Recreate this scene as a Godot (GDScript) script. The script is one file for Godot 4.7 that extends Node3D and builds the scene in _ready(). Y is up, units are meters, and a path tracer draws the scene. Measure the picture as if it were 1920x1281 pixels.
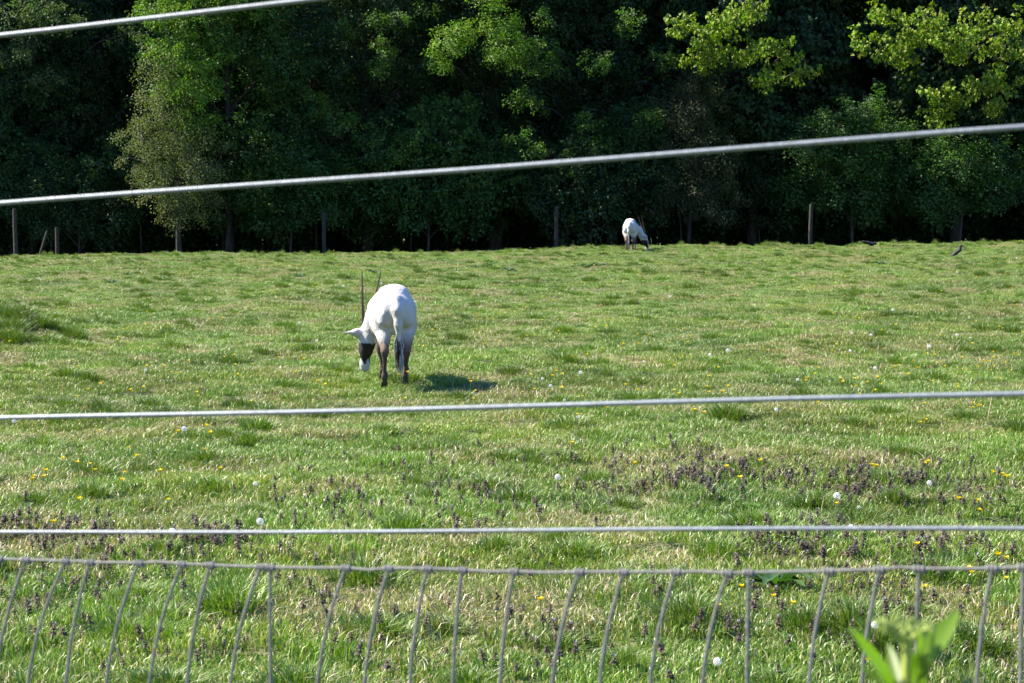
extends Node3D
# A grazed meadow seen through a wire fence: two white oryx, two crows, a dark wood behind.

const FOCAL := 4000.0      # focal length in pixels of a 1920 x 1281 picture
const EYE := 1.95          # metres above the field
const PITCH := -4.05       # degrees
var cam: Camera3D
var rng := RandomNumberGenerator.new()
var n_big := FastNoiseLite.new()
var n_mid := FastNoiseLite.new()
var n_fine := FastNoiseLite.new()
var n_dry := FastNoiseLite.new()
var taken := {}
var M := {}

func _ready():
	rng.seed = 7
	for a in [[n_big, 0.07, 3], [n_mid, 0.42, 5], [n_fine, 1.3, 9], [n_dry, 0.55, 21]]:
		a[0].seed = a[2]
		a[0].frequency = a[1]
		a[0].noise_type = FastNoiseLite.TYPE_SIMPLEX_SMOOTH
		a[0].fractal_type = FastNoiseLite.FRACTAL_FBM
		a[0].fractal_octaves = 2
	make_camera_and_light()
	make_materials()
	make_ground()
	make_grass()
	make_wood()
	make_far_posts()
	make_animals()
	make_weeds()
	make_fence()
	make_shoot()

# ------------------------------------------------------------------ camera, sky, sun
func make_camera_and_light():
	cam = Camera3D.new()
	cam.name = "camera"
	add_child(cam)
	cam.position = Vector3(0, EYE, 0)
	cam.rotation_degrees = Vector3(PITCH, 0, 0)
	var fov := rad_to_deg(2.0 * atan(640.5 / FOCAL))
	var lens := CameraAttributesPhysical.new()
	lens.frustum_focal_length = 24.0 / 2.0 / (640.5 / FOCAL)
	lens.frustum_focus_distance = 24.0
	lens.exposure_aperture = 27.0
	lens.frustum_near = 0.05
	lens.frustum_far = 900.0
	cam.attributes = lens
	cam.fov = fov
	cam.near = 0.05
	cam.far = 900.0
	var we := WorldEnvironment.new()
	we.name = "daylight"
	var e := Environment.new()
	e.background_mode = Environment.BG_SKY
	var sky := Sky.new()
	var sm := ProceduralSkyMaterial.new()
	sm.sky_top_color = Color(0.30, 0.50, 0.82)
	sm.sky_horizon_color = Color(0.72, 0.83, 0.93)
	sm.sky_curve = 0.15
	sm.ground_bottom_color = Color(0.22, 0.27, 0.12)
	sm.ground_horizon_color = Color(0.45, 0.5, 0.45)
	sm.sun_angle_max = 2.0
	sky.sky_material = sm
	e.sky = sky
	e.background_energy_multiplier = 0.56
	e.tonemap_mode = Environment.TONE_MAPPER_LINEAR
	e.tonemap_exposure = 3.25
	e.sdfgi_enabled = true
	e.ssao_enabled = true
	e.ssil_enabled = true
	we.environment = e
	add_child(we)
	var sun := DirectionalLight3D.new()
	sun.name = "sun"
	add_child(sun)
	sun.look_at_from_position(Vector3.ZERO, Vector3(0.94, -0.98, 0.17))
	sun.light_energy = 1.6
	sun.light_color = Color(1.0, 0.96, 0.89)
	sun.light_angular_distance = 0.5
	sun.shadow_enabled = true

# ------------------------------------------------------------------ small helpers
func numbered(called: String) -> String:
	if not taken.has(called):
		taken[called] = 0
		return called
	taken[called] += 1
	return "%s_%03d" % [called, taken[called]]

func tag(o: Node, label: String, category: String, group := "", kind := ""):
	if label: o.set_meta("label", label)
	if category: o.set_meta("category", category)
	if group: o.set_meta("group", group)
	if kind: o.set_meta("kind", kind)

func thing(called: String, at: Vector3, label: String, category: String, group := "") -> Node3D:
	var o := Node3D.new()
	o.name = numbered(called)
	add_child(o)
	o.position = at
	tag(o, label, category, group)
	return o

func part(called: String, mesh: Mesh, mat: Material, parent: Node) -> MeshInstance3D:
	var o := MeshInstance3D.new()
	o.name = numbered(called) if parent == self else called
	o.mesh = mesh
	o.material_override = mat
	parent.add_child(o, true)
	return o

func many(called: String, mesh: Mesh, mat: Material, parent: Node, at: Array, tint: Array) -> MultiMeshInstance3D:
	var mm := MultiMesh.new()
	mm.transform_format = MultiMesh.TRANSFORM_3D
	mm.use_colors = true
	mm.mesh = mesh
	mm.instance_count = at.size()
	for i in at.size():
		mm.set_instance_transform(i, at[i])
		mm.set_instance_color(i, tint[i])
	var o := MultiMeshInstance3D.new()
	o.name = numbered(called) if parent == self else called
	o.multimesh = mm
	o.material_override = mat
	parent.add_child(o, true)
	return o

func mat(color: Color, rough := 0.8, metal := 0.0, vc := false) -> StandardMaterial3D:
	var m := StandardMaterial3D.new()
	m.albedo_color = color
	m.roughness = rough
	m.metallic = metal
	m.vertex_color_use_as_albedo = vc
	m.cull_mode = BaseMaterial3D.CULL_DISABLED
	return m

func lin(r: float, g: float, b: float) -> Color:
	return Color(r, g, b).linear_to_srgb()

func noise_image(seed_: int, freq: float, size: int, ramp: Gradient) -> ImageTexture:
	var n := FastNoiseLite.new()
	n.seed = seed_
	n.frequency = freq
	n.fractal_octaves = 4
	var im := n.get_seamless_image(size, size)
	im.convert(Image.FORMAT_RGB8)
	for y in size:
		for x in size:
			im.set_pixel(x, y, ramp.sample(im.get_pixel(x, y).r))
	return ImageTexture.create_from_image(im)

func grad(stops: Array) -> Gradient:
	var g := Gradient.new()
	g.offsets = PackedFloat32Array(stops.map(func(s): return s[0]))
	g.colors = PackedColorArray(stops.map(func(s): return s[1]))
	return g

func make_materials():
	M.white = mat(Color.WHITE, 0.85, 0.0, true)
	var leaf := mat(Color.WHITE, 0.62, 0.0, true)
	leaf.backlight_enabled = true
	leaf.backlight = Color(0.8, 0.9, 0.5)
	M.leaf = leaf
	var blade := mat(Color.WHITE, 0.42, 0.0, true)
	blade.backlight_enabled = true
	blade.backlight = Color(0.75, 0.8, 0.45)
	M.blade = blade
	var shoot := mat(Color.WHITE, 0.35, 0.0, true)
	shoot.backlight_enabled = true
	shoot.backlight = Color(0.95, 1.0, 0.6)
	M.shoot = shoot
	M.shoot_stem = mat(lin(0.32, 0.38, 0.08), 0.6)
	M.bud = mat(lin(0.30, 0.38, 0.09), 0.7)
	var bark := mat(Color.WHITE, 0.95)
	bark.albedo_texture = noise_image(31, 0.03, 128, grad([[0.0, lin(0.018, 0.014, 0.010)], [0.5, lin(0.042, 0.034, 0.026)], [1.0, lin(0.08, 0.07, 0.055)]]))
	bark.uv1_triplanar = true
	bark.uv1_scale = Vector3(2.0, 0.5, 2.0)
	M.bark = bark
	var post := mat(Color.WHITE, 0.9)
	post.albedo_texture = noise_image(33, 0.04, 128, grad([[0.0, lin(0.016, 0.013, 0.010)], [0.5, lin(0.034, 0.029, 0.023)], [1.0, lin(0.065, 0.057, 0.047)]]))
	post.uv1_triplanar = true
	post.uv1_scale = Vector3(6.0, 0.6, 6.0)
	M.post = post
	var zinc := mat(Color.WHITE, 0.5, 0.25)
	zinc.albedo_texture = noise_image(35, 0.05, 128, grad([[0.0, lin(0.10, 0.116, 0.137)], [0.5, lin(0.165, 0.19, 0.22)], [1.0, lin(0.27, 0.30, 0.335)]]))
	zinc.uv1_triplanar = true
	zinc.uv1_scale = Vector3(30, 30, 30)
	M.zinc = zinc
	var dull := mat(Color.WHITE, 0.75, 0.0)
	dull.albedo_texture = noise_image(36, 0.05, 128, grad([[0.0, lin(0.09, 0.09, 0.085)], [0.5, lin(0.15, 0.15, 0.145)], [1.0, lin(0.25, 0.25, 0.24)]]))
	dull.uv1_triplanar = true
	dull.uv1_scale = Vector3(25, 25, 25)
	M.dull = dull
	var soil := mat(Color.WHITE, 0.95)
	soil.albedo_texture = noise_image(41, 0.02, 256, grad([[0.0, lin(0.035, 0.045, 0.012)], [0.45, lin(0.06, 0.09, 0.02)], [0.75, lin(0.12, 0.12, 0.045)], [1.0, lin(0.2, 0.17, 0.085)]]))
	soil.uv1_triplanar = true
	soil.uv1_world_triplanar = true
	soil.uv1_scale = Vector3(0.6, 0.6, 0.6)
	M.soil = soil
	var coat := mat(Color.WHITE, 0.9, 0.0, true)
	var hair := FastNoiseLite.new()
	hair.seed = 77
	hair.frequency = 0.035
	hair.fractal_octaves = 4
	coat.normal_enabled = true
	var hi := hair.get_seamless_image(256, 256)
	hi.bump_map_to_normal_map(9.0)
	coat.normal_texture = ImageTexture.create_from_image(hi)
	coat.normal_scale = 0.4
	coat.uv1_triplanar = true
	coat.uv1_scale = Vector3(3.2, 1.5, 3.2)
	M.coat = coat
	M.horn = mat(Color.WHITE, 0.55, 0.0, true)
	M.black = mat(lin(0.012, 0.012, 0.014), 0.4)

class Bag:
	# collects triangles
	var v := PackedVector3Array()
	var n := PackedVector3Array()
	var c := PackedColorArray()
	var idx := PackedInt32Array()
	func vert(p: Vector3, nn: Vector3, cc := Color.WHITE) -> int:
		v.push_back(p); n.push_back(nn); c.push_back(cc)
		return v.size() - 1
	func tri(a: int, b: int, d: int):
		idx.push_back(a); idx.push_back(b); idx.push_back(d)
	func flat(a: Vector3, b: Vector3, d: Vector3, cc: Color):
		var nn := (b - a).cross(d - a).normalized()
		tri(vert(a, nn, cc), vert(b, nn, cc), vert(d, nn, cc))
	func mesh() -> ArrayMesh:
		# front faces run clockwise
		for i in range(0, idx.size(), 3):
			var a := idx[i]
			var p := idx[i + 1]
			var q := idx[i + 2]
			if (v[p] - v[a]).cross(v[q] - v[a]).dot(n[a] + n[p] + n[q]) > 0.0:
				idx[i + 1] = q
				idx[i + 2] = p
		var arr := []
		arr.resize(Mesh.ARRAY_MAX)
		arr[Mesh.ARRAY_VERTEX] = v
		arr[Mesh.ARRAY_NORMAL] = n
		arr[Mesh.ARRAY_COLOR] = c
		arr[Mesh.ARRAY_INDEX] = idx
		var m := ArrayMesh.new()
		m.add_surface_from_arrays(Mesh.PRIMITIVE_TRIANGLES, arr)
		return m
	func tube(pts: Array, rad: Array, sides: int, cc := Color.WHITE, capped := true):
		var first := -1
		var side := Vector3.ZERO
		for i in pts.size():
			var t: Vector3 = (pts[mini(i + 1, pts.size() - 1)] - pts[maxi(i - 1, 0)]).normalized()
			if side == Vector3.ZERO:
				side = t.cross(Vector3.UP if absf(t.y) < 0.9 else Vector3.RIGHT).normalized()
			side = (side - t * side.dot(t)).normalized()
			var up := side.cross(t)
			for k in sides:
				var a := TAU * k / sides
				var d := side * cos(a) + up * sin(a)
				var at := vert(pts[i] + d * rad[i], d, cc)
				if i == 0 and k == 0: first = at
			if i > 0:
				for k in sides:
					var a0 := first + (i - 1) * sides + k
					var a1 := first + (i - 1) * sides + (k + 1) % sides
					tri(a0, a0 + sides, a1)
					tri(a1, a0 + sides, a1 + sides)
		if capped:
			for e in [0, pts.size() - 1]:
				var t: Vector3 = (pts[1] - pts[0]).normalized() * -1.0 if e == 0 else (pts[e] - pts[e - 1]).normalized()
				var m := vert(pts[e] + t * rad[e] * 0.25, t, cc)
				for k in sides:
					tri(m, first + e * sides + k, first + e * sides + (k + 1) % sides)
	func leaf(p: Vector3, dir: Vector3, up: Vector3, length: float, width: float, droop: float, cc: Color):
		# a folded leaf of four faces
		var side := dir.cross(up).normalized()
		var nn := side.cross(dir).normalized()
		var mid := p + dir * length * 0.5 + nn * length * 0.06
		var tip := p + dir * length - nn * length * droop
		var l := p + dir * length * 0.42 - side * width * 0.5 + nn * width * 0.22
		var r := p + dir * length * 0.42 + side * width * 0.5 + nn * width * 0.22
		flat(p, l, mid, cc); flat(mid, l, tip, cc)
		flat(p, mid, r, cc); flat(mid, tip, r, cc)

# a ray through a pixel of the 1920 x 1281 picture, and where it meets things
func ray(px: float, py: float) -> Vector3:
	return cam.transform.basis * Vector3((px - 960.0) / FOCAL, -(py - 640.5) / FOCAL, -1.0)

func at_depth(px: float, py: float, depth: float) -> Vector3:
	return cam.position + ray(px, py) * depth

func on_ground(px: float, py: float) -> Vector3:
	var r := ray(px, py)
	var t := 20.0
	for i in 12:
		var p := cam.position + r * t
		t += (height(p.x, -p.z) - p.y) / minf(r.y, -0.01) * 0.8
		t = clampf(t, 2.0, 90.0)
	var q := cam.position + r * t
	return Vector3(q.x, height(q.x, -q.z), q.z)

# ------------------------------------------------------------------ ground
func height(x: float, d: float) -> float:
	var h := 0.0146 * clampf(x, -40.0, 40.0)
	h += n_big.get_noise_2d(x, d) * 0.10
	var near := clampf((d - 3.0) / 6.0, 0.0, 1.0)
	h += (n_mid.get_noise_2d(x, d) * 0.075 + n_fine.get_noise_2d(x * 0.9, d * 0.9) * 0.052) * near
	# old overgrown heap
	var mx := (x + 6.75) / 0.75
	var md := (d - 28.3) / 1.0
	h += 0.42 * exp(-(mx * mx + md * md))
	# the field breaks away in front of the wood
	var over := clampf((d - 69.0) / 6.0, 0.0, 1.0)
	h -= over * over * (3.0 - 2.0 * over) * 0.9
	return h

func slope(x: float, d: float) -> Vector3:
	var e := 0.06
	return Vector3(height(x - e, d) - height(x + e, d), 2.0 * e, -(height(x, d - e) - height(x, d + e))).normalized()

func make_ground():
	var b := Bag.new()
	var xs := []
	var ds := []
	var x := -22.0
	while x <= 22.01:
		xs.append(x); x += 0.25
	for k in 16: 
		xs.append(22.0 * pow(1.22, k + 1)); xs.push_front(-22.0 * pow(1.22, k + 1))
	for k in 10: ds.append(-400.0 + k * 40.0)
	var d := 0.0
	while d < 76.0:
		ds.append(d); d += 0.25 if d > 6.0 else 1.0
	for k in 18: ds.append(76.0 * pow(1.14, k + 1))
	for dd in ds:
		for xx in xs:
			var out: bool = absf(xx) > 22.0 or dd > 76.0 or dd < 0.0
			b.vert(Vector3(xx, height(xx, dd) - 0.02, -dd), Vector3.UP if out else slope(xx, dd))
	var w := xs.size()
	for j in ds.size() - 1:
		for i in w - 1:
			var a := j * w + i
			b.tri(a, a + w, a + 1); b.tri(a + 1, a + w, a + w + 1)
	var g := part("ground", b.mesh(), M.soil, self)
	g.set_meta("kind", "structure")
	tag(g, "uneven grazed meadow rising gently beside the wood", "ground")

# ------------------------------------------------------------------ grass
func blob(x: float, d: float, px: float, py: float, rx: float, ry: float) -> float:
	# soft patch round the place on the field where a pixel looks
	var c := on_ground(px, py)
	var a := (x - c.x) / rx
	var e := (d + c.z) / ry
	return exp(-(a * a + e * e))

var dry_spots := []
var lush_spots := []
func spots_value(spots: Array, x: float, d: float) -> float:
	var s := 0.0
	for p in spots:
		var a: float = (x - p[0]) / p[2]
		var e: float = (d - p[1]) / p[3]
		s += p[4] * exp(-(a * a + e * e))
	return s

func dryness(x: float, d: float) -> float:
	return clampf(n_dry.get_noise_2d(x, d) * 1.5 - 0.13 + spots_value(dry_spots, x, d), 0.0, 1.0)

func lushness(x: float, d: float) -> float:
	return clampf(n_dry.get_noise_2d(x * 1.1 + 50.0, d * 1.1) * 1.6 - 0.1 + spots_value(lush_spots, x, d), 0.0, 1.0)

func blade_into(b: Bag, p: Vector3, lean: Vector3, h: float, w: float, c: Color):
	var side := lean.cross(Vector3.UP)
	if side.length() < 0.01: side = Vector3.RIGHT
	side = side.normalized().rotated(Vector3.UP, rng.randf_range(-1.2, 1.2))
	var m := p + Vector3.UP * h * 0.62 + lean * h * 0.3
	var t := p + Vector3.UP * h * rng.randf_range(0.75, 1.0) + lean * h
	var n1 := (m - p).cross(side).normalized()
	var n2 := (t - m).cross(side).normalized()
	var a0 := b.vert(p - side * w * 0.5, n1, c)
	var a1 := b.vert(p + side * w * 0.5, n1, c)
	var b0 := b.vert(m - side * w * 0.42, (n1 + n2).normalized(), c)
	var b1 := b.vert(m + side * w * 0.42, (n1 + n2).normalized(), c)
	var e := b.vert(t, n2, c)
	b.tri(a0, b0, a1); b.tri(a1, b0, b1); b.tri(b0, e, b1)

const GREENS := [[0.145, 0.242, 0.024], [0.170, 0.268, 0.032], [0.100, 0.205, 0.028], [0.195, 0.280, 0.046], [0.125, 0.238, 0.020], [0.215, 0.268, 0.056]]
const STRAWS := [[0.40, 0.35, 0.20], [0.30, 0.26, 0.13], [0.48, 0.43, 0.29], [0.22, 0.20, 0.085], [0.35, 0.27, 0.15]]

func turf_patch(radius: float, count: int, hmin: float, hmax: float, w: float, straw: float, spread: float, square := false) -> ArrayMesh:
	var b := Bag.new()
	for i in count:
		var r := radius * sqrt(rng.randf())
		var a := rng.randf() * TAU
		var p := Vector3(cos(a) * r, -0.015, sin(a) * r)
		if square: p = Vector3(rng.randf_range(-radius, radius), -0.015, rng.randf_range(-radius, radius))
		var c: Array = STRAWS[rng.randi() % 5] if rng.randf() < straw else GREENS[rng.randi() % 6]
		var k := rng.randf_range(0.75, 1.25)
		var la := rng.randf() * TAU
		var lean := Vector3(cos(la), 0, sin(la)) * rng.randf_range(0.1, spread)
		blade_into(b, p, lean, rng.randf_range(hmin, hmax), w * rng.randf_range(0.7, 1.3), Color(c[0] * k, c[1] * k, c[2] * k))
	return b.mesh()

func tussock(radius: float, count: int, h: float, w: float, straw: float) -> ArrayMesh:
	var b := Bag.new()
	for i in count:
		var r := radius * pow(rng.randf(), 0.7) * 0.8
		var a := rng.randf() * TAU
		var out := Vector3(cos(a), 0, sin(a))
		var c: Array = STRAWS[rng.randi() % 5] if rng.randf() < straw else GREENS[rng.randi() % 6]
		var k := rng.randf_range(0.65, 1.15)
		var lean := (out * r / radius + Vector3(rng.randfn(0, 0.35), 0, rng.randfn(0, 0.35))) * 0.9
		blade_into(b, out * r + Vector3(0, -0.02, 0), lean, h * rng.randf_range(0.55, 1.1) * (1.1 - 0.5 * r / radius), w * rng.randf_range(0.7, 1.2), Color(c[0] * k, c[1] * k, c[2] * k))
	return b.mesh()

func ground_basis(x: float, d: float, s: float, sy: float, quarter := -1) -> Transform3D:
	var up := slope(x, d).lerp(Vector3.UP, 0.4).normalized()
	var f := Vector3(1, 0, 0).rotated(Vector3.UP, rng.randf() * TAU if quarter < 0 else quarter * PI / 2)
	var r := f.cross(up).normalized()
	f = up.cross(r)
	return Transform3D(Basis(r * s, up * s * sy, f * s), Vector3(x, height(x, d), -d))

func make_grass():
	for s in [[1200, 1010, 0.30, 0.5, 1.0], [1060, 1110, 0.33, 0.5, 1.0], [900, 1090, 0.2, 0.3, 0.6], [1600, 875, 0.4, 0.35, 0.8], [1250, 1045, 0.25, 0.4, 0.8], [390, 1100, 0.22, 0.3, 0.5], [930, 1180, 0.3, 0.3, 0.6], [1300, 1085, 0.15, 0.3, 0.5]]:
		var c := on_ground(s[0], s[1])
		dry_spots.append([c.x, -c.z, s[2], s[3], s[4]])
	for s in [[1240, 1170, 0.2, 0.3, 1.0], [150, 1200, 0.35, 0.4, 0.8], [240, 985, 0.25, 0.5, 0.9], [620, 1030, 0.2, 0.4, 0.9], [90, 1160, 0.2, 0.3, 0.7], [720, 1040, 0.2, 0.4, 0.6], [560, 1220, 0.3, 0.3, 0.6], [1100, 950, 0.25, 0.5, 0.8]]:
		var c := on_ground(s[0], s[1])
		lush_spots.append([c.x, -c.z, s[2], s[3], s[4]])
	var turfs := []
	for k in 5: turfs.append([turf_patch(0.16, 740, 0.022, 0.068, 0.005, 0.17, 1.0, true), [], []])
	var hay := []
	for k in 4: hay.append([turf_patch(0.30, 300, 0.03, 0.085, 0.005, 0.8, 1.7), [], []])
	var lush := []
	for k in 4: lush.append([turf_patch(0.22, 330, 0.05, 0.115, 0.0048, 0.05, 0.7), [], []])
	var tuss := []
	for k in 5: tuss.append([tussock(0.16, 520, 0.145, 0.0045, 0.12), [], []])
	var td := 6.5
	while td < 74.0:
		var w := td * 0.262 + 1.4
		var tx := -w
		while tx < w:
			var k := 1.0 + n_mid.get_noise_2d(tx * 0.7 + 90.0, td * 0.7) * 0.35
			var warm := n_dry.get_noise_2d(tx * 0.5, td * 0.5 + 70.0) * 0.18
			var dr := dryness(tx, td)
			var tint := Color(k * (1.0 + warm), k, k * (1.0 - warm)).lerp(Color(1.75, 1.15, 2.6), minf(dr * 0.8, 0.75))
			var t = turfs[rng.randi() % 5]
			t[1].append(ground_basis(tx + rng.randf_range(-0.02, 0.02), td + rng.randf_range(-0.02, 0.02), 1.0, rng.randf_range(0.75, 1.2) * (1.0 - 0.3 * dr), rng.randi() % 4))
			t[2].append(tint)
			tx += 0.295
		td += 0.295
	var d := 6.5
	while d < 74.0:
		var step := 0.205
		var half := d * 0.262 + 1.4
		var x := -half
		while x < half:
			var px := x + rng.randf_range(-0.5, 0.5) * step
			var pd := d + rng.randf_range(-0.5, 0.5) * step
			var dr := dryness(px, pd)
			var lu := lushness(px, pd)
			var k := 1.0 + n_mid.get_noise_2d(px * 0.7 + 90.0, pd * 0.7) * 0.35
			if rng.randf() < dr * 0.6 + 0.05:
				var q = hay[rng.randi() % 4]
				q[1].append(ground_basis(px, pd, rng.randf_range(0.7, 1.05), rng.randf_range(0.7, 1.2)))
				q[2].append(Color(1, 1, 1) * rng.randf_range(0.8, 1.1))
			if rng.randf() < lu * 0.5 - dr:
				var q = lush[rng.randi() % 4]
				q[1].append(ground_basis(px, pd, rng.randf_range(0.7, 1.1), rng.randf_range(0.6, 1.1)))
				q[2].append(Color(0.95, 1.05, 0.9) * k)
			var tp := 0.045 + 0.11 * maxf(0.0, n_fine.get_noise_2d(px * 0.5, pd * 0.5))
			if rng.randf() < tp:
				var q = tuss[rng.randi() % 5]
				q[1].append(ground_basis(px, pd, rng.randf_range(0.7, 1.35), rng.randf_range(0.6, 1.1)))
				q[2].append(Color(0.85, 0.92, 0.85) * k)
			x += step
		d += step
	# weedy margin where the field breaks away
	for i in 420:
		var pd := rng.randf_range(64.5, 70.5)
		var px := rng.randf_range(-18.5, 18.5)
		var q = (tuss if i % 3 else lush)[rng.randi() % 4]
		q[1].append(ground_basis(px, pd, rng.randf_range(0.35, 0.8), rng.randf_range(1.2, 2.6)))
		q[2].append(Color(1, 1, 1) * rng.randf_range(0.85, 1.1))
	# rougher growth on the heap
	for i in 60:
		var px := -6.75 + rng.randfn(0, 0.55)
		var pd := 28.1 + rng.randfn(0, 0.6)
		var q = tuss[rng.randi() % 5]
		q[1].append(ground_basis(px, pd, rng.randf_range(0.8, 1.4), rng.randf_range(0.8, 1.5)))
		q[2].append(Color(0.8, 0.85, 0.75))
	var sets := [[turfs, "grass", "short grazed green turf covering the whole meadow"], [hay, "dry_grass", "pale straw coloured dry grass lying in patches on the meadow"], [lush, "lush_grass", "longer fresh green grass growing in patches on the meadow"], [tuss, "grass_tussocks", "dense tufts of uneaten grass dotted over the meadow"]]
	for s in sets:
		var holder := thing(s[1], Vector3.ZERO, s[2], "grass")
		holder.set_meta("kind", "stuff")
		for q in s[0]:
			var o := many("blades", q[0], M.blade, holder, q[1], q[2])
			o.set_meta("kind", "stuff")

# ------------------------------------------------------------------ wood
func spray_mesh(kind: String) -> ArrayMesh:
	var b := Bag.new()
	var n := 26
	var ll := 0.10
	var lw := 0.085
	var span := 0.42
	var droop := 0.15
	if kind == "lime":
		n = 15; ll = 0.18; lw = 0.15; span = 0.42; droop = 0.3
	elif kind == "thorn":
		n = 46; ll = 0.055; lw = 0.045; span = 0.5; droop = 0.15
	elif kind == "oak":
		n = 30; ll = 0.10; lw = 0.065; span = 0.36; droop = 0.1
	var twig := Color(0.06, 0.045, 0.03)
	b.tube([Vector3.ZERO, Vector3(0, 0.03, span * 0.5), Vector3(0, 0.0, span)], [0.008, 0.006, 0.003], 3, twig, false)
	for i in n:
		var t := pow(rng.randf(), 0.8)
		var p := Vector3(rng.randfn(0, 0.13), rng.randfn(0, 0.11), span * t)
		var dir := Vector3(rng.randfn(0, 0.8), rng.randfn(-0.15, 0.4), rng.randfn(0.4, 0.6))
		if kind == "lime":
			dir = Vector3(rng.randfn(0, 0.6), rng.randfn(-0.9, 0.3), rng.randfn(0.4, 0.4))
		elif kind == "thorn":
			dir = Vector3(rng.randfn(0, 0.6), rng.randfn(-0.4, 0.5), rng.randfn(0.5, 0.5))
		dir = dir.normalized()
		var up := Vector3(rng.randfn(0, 0.4), 1.0, rng.randfn(0, 0.4)).normalized()
		if absf(up.dot(dir)) > 0.95: up = Vector3(0, 0.3, 1).normalized()
		var k := rng.randf_range(0.75, 1.3)
		var y := rng.randf_range(0.85, 1.2)
		b.leaf(p, dir, up, ll * rng.randf_range(0.7, 1.25), lw * rng.randf_range(0.7, 1.25), droop, Color(k * y, k, k))
	return b.mesh()

var sprays := {}
# a tree: at = foot, lobes = [[offset from foot, radius, share], ...]
func tree(called: String, label: String, group: String, foot: Vector3, lobes: Array, kind: String, tint: Color, per: float, trunk_r: float, seed_: int, category := "tree", size := 1.0) -> Node3D:
	rng.seed = seed_
	trunk_r *= 0.65
	var t := thing(called, foot, label, category, group)
	var b := Bag.new()
	var top := 0.0
	var mid := Vector3.ZERO
	for l in lobes:
		top = maxf(top, l[0].y)
		mid += l[0] / lobes.size()
	var lean := Vector3(mid.x * 0.6, 0, mid.z * 0.6)
	var stem := func(y: float) -> Vector3:
		var u := y / top
		return Vector3(lean.x * u + sin(u * 5.0 + seed_) * 0.15 * u, y, lean.z * u + cos(u * 4.0 + seed_) * 0.15 * u)
	var pts := []
	var rad := []
	for k in 8:
		var y: float = top * 0.9 * k / 7.0
		pts.append(stem.call(y) - Vector3(0, 0.15 if k == 0 else 0.0, 0))
		rad.append(trunk_r * (1.25 if k == 0 else 1.0 - 0.82 * k / 7.0))
	b.tube(pts, rad, 8)
	part("trunk", b.mesh(), M.bark, t)
	var lb := Bag.new()
	var at := []
	var col := []
	for l in lobes:
		var c: Vector3 = l[0]
		var r: float = l[1]
		var fromy := clampf(c.y - maxf(1.0, Vector2(c.x - mid.x, c.z - mid.z).length() * 0.7), 0.4, top * 0.85)
		var s: Vector3 = stem.call(fromy)
		var m := s.lerp(c, 0.5) + Vector3(0, 0.25, 0)
		lb.tube([s, m, c], [trunk_r * 0.38, trunk_r * 0.24, trunk_r * 0.08], 5)
		for q in 5:
			var e := c + Vector3(rng.randfn(0, 1), rng.randfn(0.2, 0.8), rng.randfn(0, 1)).normalized() * r * 0.85
			lb.tube([m.lerp(c, 0.6), (m + e) * 0.5 * 0.4 + c * 0.6 * 0.5 + e * 0.3, e], [trunk_r * 0.14, trunk_r * 0.09, 0.008], 4, Color.WHITE, false)
		var count := int(per * r * r * l[2])
		for i in count:
			var dir := Vector3(rng.randfn(0, 1), rng.randfn(0, 1), rng.randfn(0, 1)).normalized()
			var rr := r * pow(rng.randf(), 0.4) * (1.0 + 0.35 * n_mid.get_noise_3d(c.x * 3.0 + dir.x * 4.0, c.y * 3.0 + dir.y * 4.0, c.z + dir.z * 4.0))
			var p := c + Vector3(dir.x, dir.y * 0.85, dir.z) * rr
			if p.y < 0.1: continue
			var f := (dir + Vector3(rng.randfn(0, 0.5), rng.randfn(-0.15, 0.4), rng.randfn(0, 0.5))).normalized()
			if absf(f.y) > 0.95: f = Vector3(0.4, f.y, 0.3).normalized()
			var bs := Basis.looking_at(-f, Vector3.UP).scaled(Vector3.ONE * size * rng.randf_range(0.75, 1.3))
			at.append(Transform3D(bs, p))
			var k := rng.randf_range(0.8, 1.25)
			var y := rng.randf_range(0.9, 1.15)
			col.append(Color(tint.r * k * y, tint.g * k, tint.b * k))
	var limbs := part("limbs", lb.mesh(), M.bark, t)
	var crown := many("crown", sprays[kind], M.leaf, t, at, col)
	crown.set_meta("kind", "stuff")
	return t

func rand_lobes(n: int, w: float, lo: float, hi: float, deep: float, r0: float, r1: float) -> Array:
	var out := []
	for i in n:
		var u := (i + rng.randf()) / n
		var y := lerpf(lo, hi, u)
		var fat := 1.0 - pow(absf(u - 0.4) / 0.62, 2.5)
		var a := i * 2.4 + rng.randf() * 0.8
		var rr := sqrt(rng.randf_range(0.25, 1.0)) * fat
		out.append([Vector3(cos(a) * w * rr, y, sin(a) * deep * rr), rng.randf_range(r0, r1), 1.0])
	return out

func foot_at(px: float, d: float) -> Vector3:
	var x := (px - 960.0) / FOCAL * d
	return Vector3(x, height(x, d), -d)

func px_lobe(foot: Vector3, px: float, py: float, d: float, r: float, share := 1.0) -> Array:
	return [at_depth(px, py, d) - foot, r, share]

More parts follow.
